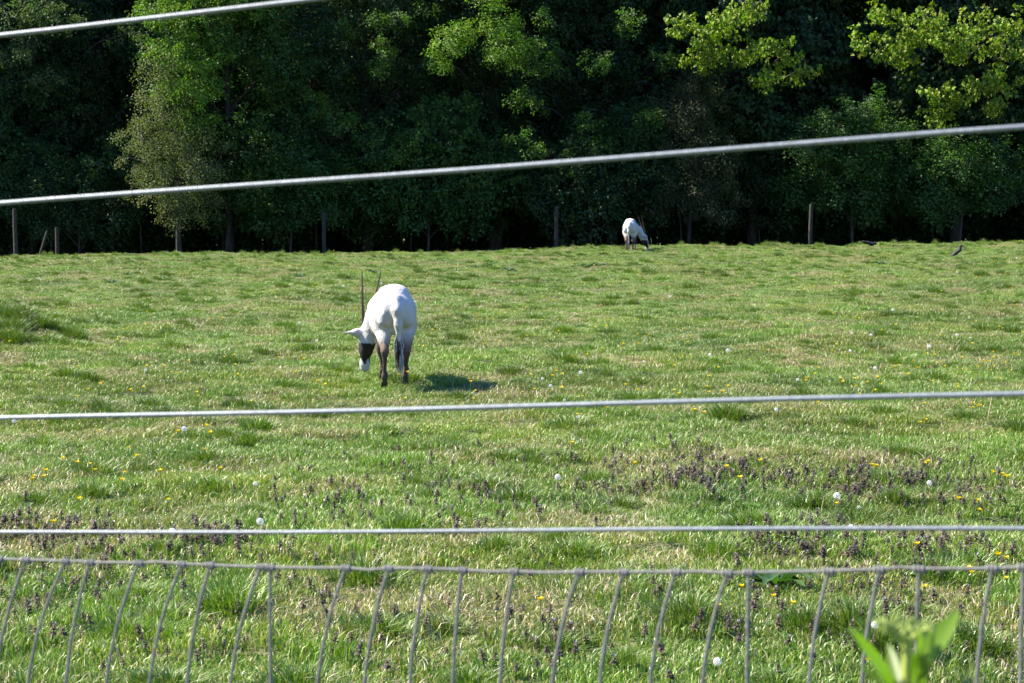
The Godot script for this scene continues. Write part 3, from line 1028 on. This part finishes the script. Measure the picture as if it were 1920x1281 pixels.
func make_animals():
	# near oryx: seen from behind, walking away and a little to one side, head down
	var a := on_ground(741, 723)
	var d := -a.z
	# the place is between the hind feet; the body lies ahead of them
	var head_a := PI / 2 + deg_to_rad(3.2 + 5.0)
	var fwd := Vector3(cos(head_a), 0, -sin(head_a))
	a += fwd * 0.42
	a.y = height(a.x, -a.z)
	oryx("large white oryx with its back turned, grazing in the open meadow near its own shadow", a, head_a, Vector3(0.72, 0.445, -0.19), -12.0, 0.10,
		[[-0.45, -0.11, -0.53], [-0.37, 0.10, -0.50], [0.38, -0.06, 0.36], [0.22, 0.17, 0.30]], 0.015, 11)
	var b := on_ground(1181, 474)
	var head_b := PI / 2 - deg_to_rad(7.0)
	var fb := Vector3(cos(head_b), 0, -sin(head_b))
	b += fb * 0.42
	b.y = height(b.x, -b.z)
	oryx("white oryx grazing close to the dark wood with its horns slanting over its neck", b, head_b, Vector3(0.64, 0.43, 0.37), 55.0, 0.10,
		[[-0.47, -0.09, -0.54], [-0.40, 0.09, -0.52], [0.40, -0.09, 0.38], [0.30, 0.10, 0.34]], -0.03, 12)
	crow("black crow standing upright on the grass", on_ground(1796, 485), deg_to_rad(15), 0.55)
	var q := on_ground(1632, 467)
	q.y -= 0.02
	crow("black crow stooping, half hidden in the grass near the edge of the wood", q, deg_to_rad(10), -0.4)

# ------------------------------------------------------------------ flowers, stalks, rosettes
func buttercup_mesh(h: float) -> ArrayMesh:
	var b := Bag.new()
	var green := Color(0.10, 0.19, 0.04)
	var top := Vector3(rng.randfn(0, 0.02), h, rng.randfn(0, 0.02))
	b.tube([Vector3(0, -0.02, 0), top * 0.5 + Vector3(0.005, 0, 0), top], [0.002, 0.0018, 0.0018], 4, green, false)
	var face := Vector3(rng.randfn(0, 0.3), 0, rng.randfn(0, 0.3))
	for k in 5:
		var a := TAU * k / 5.0
		var o := (Vector3(cos(a), 0.9, sin(a)) + face).normalized()
		b.leaf(top, o, Vector3.UP, 0.021, 0.022, 0.0, Color(0.80, 0.56, 0.012))
	b.tube([top, top + Vector3(0, 0.006, 0)], [0.004, 0.003], 5, Color(0.6, 0.42, 0.02))
	for k in 3:
		var a := rng.randf() * TAU
		b.leaf(Vector3(0, 0.01, 0), Vector3(cos(a), 0.5, sin(a)).normalized(), Vector3.UP, 0.05, 0.025, 0.2, green)
	return b.mesh()

func clock_mesh(h: float) -> Array:
	var s := Bag.new()
	var top := Vector3(rng.randfn(0, 0.015), h, rng.randfn(0, 0.015))
	s.tube([Vector3(0, -0.02, 0), top * 0.5 + Vector3(0.006, 0, 0), top], [0.0028, 0.0024, 0.0024], 5, Color(0.22, 0.20, 0.08), false)
	var b := Bag.new()
	b.tube([top, top + Vector3(0, 0.008, 0)], [0.006, 0.005], 6, Color(0.3, 0.26, 0.15))
	for k in 84:
		var y := 1.0 - 1.85 * (k + 0.5) / 84.0
		var a := k * 2.39996
		var d := Vector3(sqrt(1 - y * y) * cos(a), y, sqrt(1 - y * y) * sin(a))
		var c := top + Vector3(0, 0.004, 0)
		var e := c + d * 0.020
		var u := d.cross(Vector3.UP if absf(d.y) < 0.9 else Vector3.RIGHT).normalized()
		var w := d.cross(u)
		b.flat(c + u * 0.0004, c - u * 0.0004, e, Color(0.6, 0.58, 0.52))
		for q in 4:
			var g := (u * cos(q * TAU / 4) + w * sin(q * TAU / 4)) * 0.0046
			var g2 := (u * cos((q + 0.55) * TAU / 4) + w * sin((q + 0.55) * TAU / 4)) * 0.0046
			b.flat(e, e + g + d * 0.003, e + g2 + d * 0.003, Color(0.82, 0.82, 0.82))
	return [s.mesh(), b.mesh()]

func nettle_mesh(h: float) -> ArrayMesh:
	# a low spike with whorls of bronze purple leaves and small lilac flowers
	var b := Bag.new()
	var top := Vector3(rng.randfn(0, 0.012), h, rng.randfn(0, 0.012))
	b.tube([Vector3(0, -0.02, 0), top], [0.0028, 0.002], 4, Color(0.10, 0.055, 0.05), false)
	var green := Color(0.09, 0.15, 0.035)
	for k in 4:
		var a := k * TAU / 4 + rng.randf()
		b.leaf(top * 0.25, Vector3(cos(a), 0.3, sin(a)).normalized(), Vector3.UP, 0.026, 0.020, 0.2, green)
	for t in 4:
		var y := top * (0.58 + 0.14 * t)
		var l := lerpf(0.023, 0.014, t / 3.0)
		for k in 5:
			var a := k * TAU / 5 + t * 0.8 + rng.randf_range(-0.2, 0.2)
			var c := Color(0.095, 0.070, 0.068)
			if rng.randf() < 0.35: c = Color(0.15, 0.10, 0.075)
			b.leaf(y, Vector3(cos(a), rng.randf_range(-0.2, 0.5), sin(a)).normalized(), Vector3.UP, l * rng.randf_range(0.8, 1.2), l * 0.8, 0.25, c * rng.randf_range(0.8, 1.2))
		for k in 2:
			var a := rng.randf() * TAU
			b.leaf(y + Vector3(0, 0.004, 0), Vector3(cos(a), 0.8, sin(a)).normalized(), Vector3(0, 1, 0.2), 0.011, 0.007, 0.1, Color(0.32, 0.25, 0.42))
	return b.mesh()

func in_field(at: Vector3, s := 1.0) -> Transform3D:
	return Transform3D(Basis(Vector3.UP, rng.randf() * TAU).scaled(Vector3.ONE * s), at)

func make_weeds():
	rng.seed = 600
	# yellow flowers
	var cups := []
	for k in 5: cups.append(buttercup_mesh(rng.randf_range(0.10, 0.16)))
	var spots := []
	for p in [[290, 205], [405, 222], [470, 225], [660, 225], [600, 245], [455, 250], [240, 250], [200, 272], [180, 268], [830, 278], [610, 303], [145, 315], [815, 390], [408, 432], [300, 515], [660, 142], [500, 70], [1020, 73], [1075, 87], [860, 65], [1040, 123], [1085, 267]]:
		spots.append([p[0] / 2.6625, 800 + p[1] / 2.6625])
	for p in [[1435, 230], [1130, 158], [988, 893]]: spots.append([640 + p[0] / 2.6625, 800 + p[1] / 2.6625])
	for p in [[210, 238], [403, 242], [258, 297], [938, 240], [933, 265], [1227, 216], [1400, 397], [1447, 425], [766, 412], [1592, 283], [1535, 287], [1635, 296], [1642, 323], [1510, 460], [1127, 653], [1645, 730], [1555, 745], [1430, 750], [1465, 752], [277, 870], [195, 918], [515, 940], [428, 886], [1170, 883], [1620, 797], [935, 1268]]:
		spots.append([1280 + p[0] / 2.6625, 800 + p[1] / 2.6625])
	for p in [[285, 505], [265, 530], [570, 505], [620, 520], [840, 507], [865, 510], [575, 555], [630, 565], [670, 567], [775, 560], [365, 675], [1020, 620], [1040, 620], [1545, 680], [1510, 682], [1620, 715], [1590, 705], [1150, 797], [1215, 788], [1245, 340], [1313, 355], [1330, 395], [1465, 405], [1415, 473], [1575, 385], [1590, 365], [1620, 385], [1655, 365], [1665, 378], [1660, 422], [1810, 340], [1775, 370], [1805, 422], [1900, 313], [465, 257], [780, 272], [860, 262], [295, 60], [235, 135], [1445, 318], [1183, 720], [770, 1163], [1200, 1125]]:
		spots.append([1440 + p[0] / 4.0, 600 + p[1] / 4.0])
	for p in [[470, 292], [580, 293], [650, 285], [700, 303], [960, 207], [1190, 193], [1300, 232], [1270, 285], [255, 70], [730, 25], [1745, 72], [1815, 67], [70, 590], [140, 560], [400, 607], [545, 583], [855, 527], [895, 657], [718, 713], [475, 755], [1378, 778], [1475, 787], [1605, 525], [1467, 507]]:
		spots.append([960 + p[0] / 4.0, 600 + p[1] / 4.0])
	while spots.size() < 420:
		var py := 458.0 + pow(rng.randf(), 1.7) * 300.0
		var px := rng.randf_range(-20, 1940)
		if n_mid.get_noise_2d(px * 0.02, py * 0.12) + 0.25 * (px / 1920.0) < 0.05 and rng.randf() < 0.85: continue
		if py < 484.0 - px * 0.0145: continue
		spots.append([px, py])
	var rest := []
	var rest_c := []
	var made := 0
	spots.sort_custom(func(p, q): return p[1] > q[1])
	for s in spots:
		var at := on_ground(s[0], s[1] + 0.06 * (s[1] - 357.0))
		if made < 300:
			var o := part("buttercup", cups[made % 5], M.leaf, self)
			o.transform = in_field(at, rng.randf_range(1.0, 1.4))
			tag(o, "small yellow buttercup flowering in the grazed meadow", "flower", "yellow buttercups in the meadow")
			made += 1
		else:
			rest.append(in_field(at, rng.randf_range(1.0, 1.4))); rest_c.append(Color.WHITE)
	var far := many("distant_buttercups", cups[0], M.leaf, self, rest, rest_c)
	tag(far, "scatter of tiny yellow flowers along the edge of the meadow by the wood", "flowers", "", "stuff")
	# dandelion clocks
	var clocks := [[318, 986], [478, 896], [342, 804], [477, 973], [1206, 667], [1334, 664], [1362, 664], [1020, 689], [1037, 715], [1057, 736], [1082, 772], [1047, 894], [1085, 694], [1597, 650], [1792, 622], [1742, 647], [1640, 689], [1746, 897], [1456, 762], [1595, 620], [1635, 619], [1351, 1228], [1639, 1159], [714, 527], [1673, 584], [1815, 590], [1906, 484], [1662, 508], [1793, 508], [1632, 505], [275, 678], [95, 494], [75, 524], [272, 504], [218, 483], [655, 531], [645, 535], [787, 487], [860, 500], [780, 558], [30, 780], [1500, 702], [1610, 932], [1565, 930], [1600, 970], [1255, 550], [960, 520], [560, 600], [180, 560]]
	var heads := []
	for k in 4: heads.append(clock_mesh(rng.randf_range(0.13, 0.20)))
	for s in clocks:
		var k := rng.randi() % 4
		var at := on_ground(s[0], s[1] + 0.16 * (s[1] - 357.0) / EYE)
		var o := thing("dandelion", at, "white dandelion seed head on a bare stem in the meadow", "flower", "dandelion clocks in the meadow")
		o.transform = in_field(at, rng.randf_range(0.55, 0.9))
		part("stem", heads[k][0], M.white, o)
		part("seed_head", heads[k][1], M.white, o)
	# dark flower spikes in drifts
	var net := []
	for k in 6: net.append(nettle_mesh(rng.randf_range(0.055, 0.095)))
	var drifts := [[600, 950, 110, 32, 45], [120, 1020, 140, 24, 130], [440, 1015, 60, 16, 50], [330, 1030, 90, 20, 40], [820, 930, 170, 50, 50], [1250, 905, 150, 26, 90], [1330, 890, 50, 22, 90], [1600, 910, 110, 20, 130], [1800, 930, 100, 30, 70], [1680, 1040, 170, 26, 130], [1480, 1010, 90, 24, 50], [1700, 1150, 170, 60, 90], [150, 1170, 140, 70, 80], [750, 1210, 150, 50, 40], [1400, 1180, 160, 60, 50], [560, 1130, 200, 60, 40], [960, 960, 120, 30, 40], [560, 517, 90, 8, 60], [40, 1000, 60, 25, 30], [1150, 1230, 140, 40, 25]]
	var all := []
	for s in drifts:
		for i in int(s[4] * (1.0 if s[1] < 960 else 0.75)):
			all.append([s[0] + rng.randfn(0, s[2] * 0.9), s[1] + rng.randfn(0, s[3] * 0.9)])
	all = all.filter(func(p): return p[1] < 1300 and p[0] > -40 and p[0] < 1960 and p[1] > 490)
	all.sort_custom(func(p, q): return p[1] > q[1])
	rest = []
	rest_c = []
	made = 0
	for s in all:
		var at := on_ground(s[0], s[1])
		if made < 300:
			var o := part("dead_nettle", net[made % 6], M.leaf, self)
			o.transform = in_field(at, rng.randf_range(0.7, 1.2))
			tag(o, "low bronze purple flower spike with small lilac petals growing in the turf", "wildflower", "dark purple flower spikes in the turf")
			made += 1
		else:
			rest.append(in_field(at, rng.randf_range(0.7, 1.2))); rest_c.append(Color.WHITE)
	var carpet := many("dead_nettle_drift", net[1], M.leaf, self, rest, rest_c)
	tag(carpet, "drifts of dark purple flower spikes spreading across the middle of the meadow", "wildflowers", "", "stuff")
	# dry stalks
	var stalks := [[1521, 712, 1489, 675, 0.004], [1541, 700, 1558, 632, 0.004], [1820, 785, 1820, 742, 0.005], [1852, 788, 1862, 737, 0.006], [42, 592, 37, 567, 0.006], [1070, 850, 1071, 812, 0.003], [1082, 848, 1093, 812, 0.003], [1230, 795, 1237, 772, 0.004], [1304, 730, 1313, 706, 0.004], [500, 474, 503, 450, 0.007], [512, 474, 511, 456, 0.007], [548, 474, 549, 460, 0.006], [640, 474, 652, 450, 0.007], [606, 474, 608, 458, 0.006], [1290, 462, 1289, 440, 0.007], [1672, 458, 1672, 446, 0.006], [418, 900, 440, 868, 0.004], [1820, 910, 1838, 885, 0.003], [272, 840, 305, 818, 0.003], [1165, 900, 1170, 868, 0.003], [285, 604, 300, 590, 0.004], [1727, 830, 1735, 815, 0.003], [1647, 836, 1649, 780, 0.003], [1630, 838, 1623, 785, 0.003], [1540, 970, 1545, 930, 0.0025], [1505, 985, 1517, 950, 0.0025]]
	for s in stalks:
		var a := on_ground(s[0], s[1])
		var depth := (a - cam.position).dot(-cam.transform.basis.z)
		var tip := at_depth(s[2], s[3], depth + rng.randf_range(-0.05, 0.05)) - a
		var o := thing("dry_stalk", a, "thin dry plant stalk standing bare above the grass", "stalk", "bare dry stalks in the meadow")
		var bb := Bag.new()
		var col := Color(0.36, 0.29, 0.17) if rng.randf() < 0.6 else Color(0.11, 0.09, 0.08)
		bb.tube([Vector3(0, -0.03, 0), tip * 0.4 + Vector3(rng.randfn(0, 0.006), 0, 0.01), tip * 0.75, tip], [s[4], s[4] * 0.9, s[4] * 0.7, s[4] * 0.45], 5, col)
		if rng.randf() < 0.6:
			var sd := Vector3(rng.randfn(0, 1), 0.8, rng.randfn(0, 1)).normalized() * tip.length() * 0.3
			bb.tube([tip * 0.55, tip * 0.55 + sd], [s[4] * 0.6, s[4] * 0.3], 4, col)
		part("stem", bb.mesh(), M.white, o)
	# broad leaved rosettes
	var docks := [[1455, 1108, 0.26, "dark green dock with wavy leaves in the turf beside the dry patch", 0], [1400, 958, 0.10, "small bright green dock among the purple flower spikes", 1], [1640, 690, 0.12, "small leafy weed beside a white seed head", 1]]
	for p in [[1105, 506], [1128, 502], [890, 506], [920, 500], [955, 508], [560, 520], [300, 520], [240, 519], [207, 535], [1650, 500], [700, 512]]:
		docks.append([p[0], p[1], 0.28, "blue green thistle rosette low in the far turf", 2])
	for s in docks:
		var a := on_ground(s[0], s[1])
		var o := thing("thistle_rosette" if s[4] == 2 else "dock_plant", a, s[3], "plant", "thistle rosettes in the far turf" if s[4] == 2 else "")
		var c: Color = [Color(0.05, 0.11, 0.03), Color(0.08, 0.17, 0.025), Color(0.075, 0.125, 0.07)][s[4]]
		for k in 11:
			var an := k * 2.4 + rng.randf() * 0.4
			var dir := Vector3(cos(an), 0, sin(an))
			var b := Bag.new()
			wavy_leaf(b, Vector3(0, 0.01, 0), dir, s[2] * rng.randf_range(0.7, 1.1), s[2] * rng.randf_range(0.2, 0.28), rng.randf_range(0.5, 1.3), c * rng.randf_range(0.8, 1.2))
			part("leaf", b.mesh(), M.leaf, o)

func wavy_leaf(b: Bag, p: Vector3, dir: Vector3, length: float, width: float, rise: float, col: Color):
	var side := dir.cross(Vector3.UP).normalized()
	var prev := -1
	for i in 8:
		var u := i / 7.0
		var c := p + dir * length * u * 0.85 + Vector3.UP * length * (rise * u - rise * 0.85 * u * u)
		var w := width * sin(PI * pow(u, 0.75)) * 0.5 + 0.001
		var wave := sin(u * 17.0) * width * 0.12
		var nn := (Vector3.UP - dir * 0.3).normalized()
		var a := b.vert(c - side * w + Vector3.UP * (w * 0.45 + wave), (nn + side * 0.5).normalized(), col)
		var m := b.vert(c, nn, col)
		var e := b.vert(c + side * w + Vector3.UP * (w * 0.45 - wave), (nn - side * 0.5).normalized(), col)
		if prev >= 0:
			b.tri(prev, a, m); b.tri(prev, m, prev + 1); b.tri(prev + 1, m, e); b.tri(prev + 1, e, prev + 2)
		prev = a

# ------------------------------------------------------------------ the wire fence close to the camera
var fence_o := Vector3.ZERO
var fence_dir := Vector3.ZERO
var fence_n := Vector3.ZERO
func on_fence(px: float, py: float) -> Vector2:
	var r := ray(px, py)
	var t := (fence_o - cam.position).dot(fence_n) / r.dot(fence_n)
	var p := cam.position + r * t
	return Vector2((p - fence_o).dot(fence_dir), p.y)

func fence_at(u: float, y: float, off := 0.0) -> Vector3:
	return Vector3(fence_o.x, 0, fence_o.z) + fence_dir * u + Vector3(0, y, 0) + fence_n * off

func make_fence():
	rng.seed = 800
	fence_o = at_depth(960, 640, 1.54)
	fence_dir = Vector3(2.165, 0, 0.99).normalized()
	fence_n = fence_dir.cross(Vector3.UP).normalized()
	var foot := Vector3(fence_o.x, height(fence_o.x, -fence_o.z), fence_o.z)
	var t := thing("wire_fence", foot, "tall galvanised fence of plain strained wires above knotted wire netting", "fence")
	var L := -1.5
	var R := 1.5
	# strained wires
	for w in [[0, 65, 590, -1, 0.00178], [0, 382, 1920, 239, 0.00178], [0, 785, 1920, 739, 0.0018], [0, 999, 1920, 991, 0.0015]]:
		var a := on_fence(w[0], w[1])
		var c := on_fence(w[2], w[3])
		var pts := []
		var rad := []
		for i in 31:
			var u := lerpf(L, R, i / 30.0)
			var y := lerpf(a.y, c.y, (u - a.x) / (c.x - a.x))
			pts.append(fence_at(u, y + 0.0006 * sin(u * 9.0 + w[1])) - foot)
			rad.append(w[4])
		var bb := Bag.new()
		bb.tube(pts, rad, 14)
		part("strained_wire", bb.mesh(), M.zinc, t)
	# netting
	var tops := [[0, 1048, -50], [50, 1050, -8], [124, 1053, 54], [170, 1055, 126], [262, 1056, 201], [342, 1058, 282], [395, 1060, 353], [490, 1063, 434], [508, 1064, 509], [650, 1065, 597], [730, 1066, 685], [803, 1067, 770], [868, 1069, 851], [965, 1072, 939], [1087, 1073, 1037], [1170, 1073, 1126], [1268, 1073, 1220], [1365, 1075, 1318], [1405, 1074, 1402], [1555, 1071, 1518], [1650, 1068, 1617], [1725, 1067, 1717], [1862, 1066, 1832], [1920, 1064, 1914]]
	var knots := []
	for q in tops:
		var a := on_fence(q[0], q[1])
		var c := on_fence(q[2], 1281)
		knots.append([a.x, a.y, c.x, c.y])
	var u0: float = knots[0][0]
	var u1: float = knots[knots.size() - 1][0]
	var y0: float = knots[0][1]
	var y1: float = knots[knots.size() - 1][1]
	for k in 30:
		var ul := u0 - 0.036 * (k + 1) + rng.randf_range(-0.006, 0.006)
		knots.push_front([ul, y0 - (u0 - ul) * 0.02, ul - 0.015, y0 - 0.09])
		var ur := u1 + 0.036 * (k + 1) + rng.randf_range(-0.006, 0.006)
		knots.append([ur, y1 + (ur - u1) * 0.02, ur - 0.008, y1 - 0.09])
	var line := []
	var lr := []
	for i in knots.size():
		line.append(fence_at(knots[i][0], knots[i][1]) - foot); lr.append(0.0012)
		if i + 1 < knots.size():
			line.append(fence_at((knots[i][0] + knots[i + 1][0]) * 0.5, (knots[i][1] + knots[i + 1][1]) * 0.5 + rng.randfn(0, 0.0006)) - foot); lr.append(0.0011)
	var lbag := Bag.new()
	lbag.tube(line, lr, 10)
	part("netting_wire", lbag.mesh(), M.dull, t)
	for level in 7:
		var y: float = y0 - 0.20 - level * 0.2
		var lp := []
		var ll := []
		for i in 24:
			lp.append(fence_at(lerpf(L, R, i / 23.0), y + rng.randfn(0, 0.003), 0.004) - foot); ll.append(0.0012)
		var wb := Bag.new()
		wb.tube(lp, ll, 8)
		part("netting_wire", wb.mesh(), M.dull, t)
	for q in knots:
		var dx: float = q[2] - q[0]
		var dy: float = q[3] - q[1]
		var pts := []
		var rad := []
		for i in 9:
			var s := i / 8.0
			var bow := dx * (1.55 * s - 0.55 * s * s)
			pts.append(fence_at(q[0] + bow + rng.randfn(0, 0.0002), q[1] + dy * s, 0.0015) - foot)
			rad.append(0.00125)
		var endu: float = q[2] + 0.0
		for i in 6:
			var s := (i + 1) / 6.0
			pts.append(fence_at(endu + dx * 0.15 * s + rng.randfn(0, 0.002), lerpf(q[3], foot.y - 0.02, s), 0.0015) - foot)
			rad.append(0.00125)
		var vb := Bag.new()
		vb.tube(pts, rad, 8)
		var upright := part("upright_wire", vb.mesh(), M.dull, t)
		# the knot: two turns of wire wrapped round the crossing
		var kb := Bag.new()
		var kp := []
		var kr := []
		for i in 25:
			var s := i / 24.0
			var an := s * TAU * 2.6
			var off := fence_dir * lerpf(-0.0034, 0.0034, s) + Vector3.UP * cos(an) * 0.0019 + fence_n * sin(an) * 0.0019
			kp.append(fence_at(q[0], q[1] - 0.0004) - foot + off)
			kr.append(0.0012)
		kb.tube(kp, kr, 7)
		part("knot", kb.mesh(), M.dull, upright)
	for u in [L, R]:
		var pb := Bag.new()
		var pts := []
		var rad := []
		for i in 8:
			pts.append(fence_at(u, lerpf(foot.y - 0.3, 2.35, i / 7.0), 0.062) - foot)
			rad.append(0.06 - 0.006 * i / 7.0)
		pts.append(pts[7] + Vector3(0, 0.02, 0)); rad.append(0.04)
		pb.tube(pts, rad, 12)
		part("post", pb.mesh(), M.post, t)

# ------------------------------------------------------------------ leafy shoot in front of the fence
func blade_leaf(p: Vector3, q: Vector3, width: float, face: Vector3, curl: float) -> ArrayMesh:
	var b := Bag.new()
	var col := Color(0.15, 0.28, 0.018) * rng.randf_range(0.6, 1.15)
	var dir := (q - p).normalized()
	var side := dir.cross(face).normalized()
	var nn := side.cross(dir).normalized()
	var len := (q - p).length()
	var prev := -1
	for i in 13:
		var u := i / 12.0
		var c := p.lerp(q, u) + nn * len * curl * (u * u - u)
		var w := width * 0.5 * pow(sin(PI * clampf(pow(u, 0.85) * 0.97 + 0.015, 0, 1)), 0.9)
		w *= 1.0 + 0.05 * (1.0 if i % 2 else -1.0)
		var a := b.vert(c - side * w + nn * w * 0.35, (nn + side * 0.35).normalized(), col)
		var m := b.vert(c, nn, col)
		var e := b.vert(c + side * w + nn * w * 0.35, (nn - side * 0.35).normalized(), col)
		if prev >= 0:
			b.tri(prev, a, m); b.tri(prev, m, prev + 1); b.tri(prev + 1, m, e); b.tri(prev + 1, e, prev + 2)
		prev = a
	return b.mesh()

func make_shoot():
	rng.seed = 900
	var D := 0.84
	var top := at_depth(1702, 1195, D)
	var foot := Vector3(top.x - 0.02, 0, top.z + 0.03)
	foot.y = height(foot.x, -foot.z)
	var t := thing("leafy_shoot", foot, "young leafy shoot with pale flower buds standing in front of the fence", "plant")
	var sb := Bag.new()
	var low := at_depth(1700, 1281, D)
	sb.tube([Vector3(0, -0.05, 0), Vector3(0.01, 0.5, -0.01), Vector3(0.0, 1.0, -0.015), low - foot, top - foot], [0.006, 0.005, 0.004, 0.0022, 0.0016], 8)
	part("stem", sb.mesh(), M.shoot_stem, t)
	var leaves := [
		[1684, 1300, 0.93, 1594, 1178, 0.90, 44, Vector3(0.6, 0.6, 0.6), 0.10],
		[1716, 1262, 0.92, 1799, 1143, 0.94, 42, Vector3(-0.6, 0.35, 0.8), 0.06],
		[1712, 1290, 0.91, 1726, 1178, 0.90, 44, Vector3(0.9, 0.2, 0.35), 0.12],
		[1730, 1285, 0.925, 1712, 1225, 0.90, 40, Vector3(0.1, 0.3, 1.0), 0.1],
		[1688, 1290, 0.925, 1666, 1208, 0.94, 26, Vector3(-0.5, 0.5, 0.8), 0.12],
		[1660, 1285, 0.92, 1614, 1252, 0.89, 30, Vector3(0.2, 0.8, 0.6), 0.1],
		[1790, 1300, 0.93, 1824, 1274, 0.92, 24, Vector3(0.0, 0.8, 0.6), 0.1],
		[1720, 1215, 0.925, 1722, 1150, 0.935, 12, Vector3(0.3, 0.2, 1.0), 0.05]]
	for l in leaves:
		var p := at_depth(l[0], l[1], l[2] * D / 0.92) - foot
		var q := at_depth(l[3], l[4], l[5] * D / 0.92) - foot
		part("leaf", blade_leaf(p, q, l[6] * 1.2 / FOCAL * D, l[7].normalized(), l[8]), M.shoot, t)
	var heads := [[1668, 1178], [1690, 1172], [1712, 1180], [1650, 1172], [1735, 1182], [1742, 1178], [1700, 1190], [1675, 1188], [1660, 1165], [1690, 1200], [1722, 1190], [1706, 1168]]
	for hd in heads:
		var e := at_depth(hd[0], hd[1], D + rng.randf_range(-0.012, 0.012)) - foot
		var b := Bag.new()
		b.tube([top - foot - Vector3(0, 0.003, 0), (top - foot).lerp(e, 0.6), e], [0.0008, 0.0007, 0.0006], 5)
		for k in 9:
			var c := e + Vector3(rng.randfn(0, 0.0016), rng.randfn(0.0005, 0.0012), rng.randfn(0, 0.0016))
			b.tube([c - Vector3(0, 0.0009, 0), c, c + Vector3(0, 0.0009, 0)], [0.0005, 0.0011, 0.0005], 6)
		part("flower_bud", b.mesh(), M.bud, t)
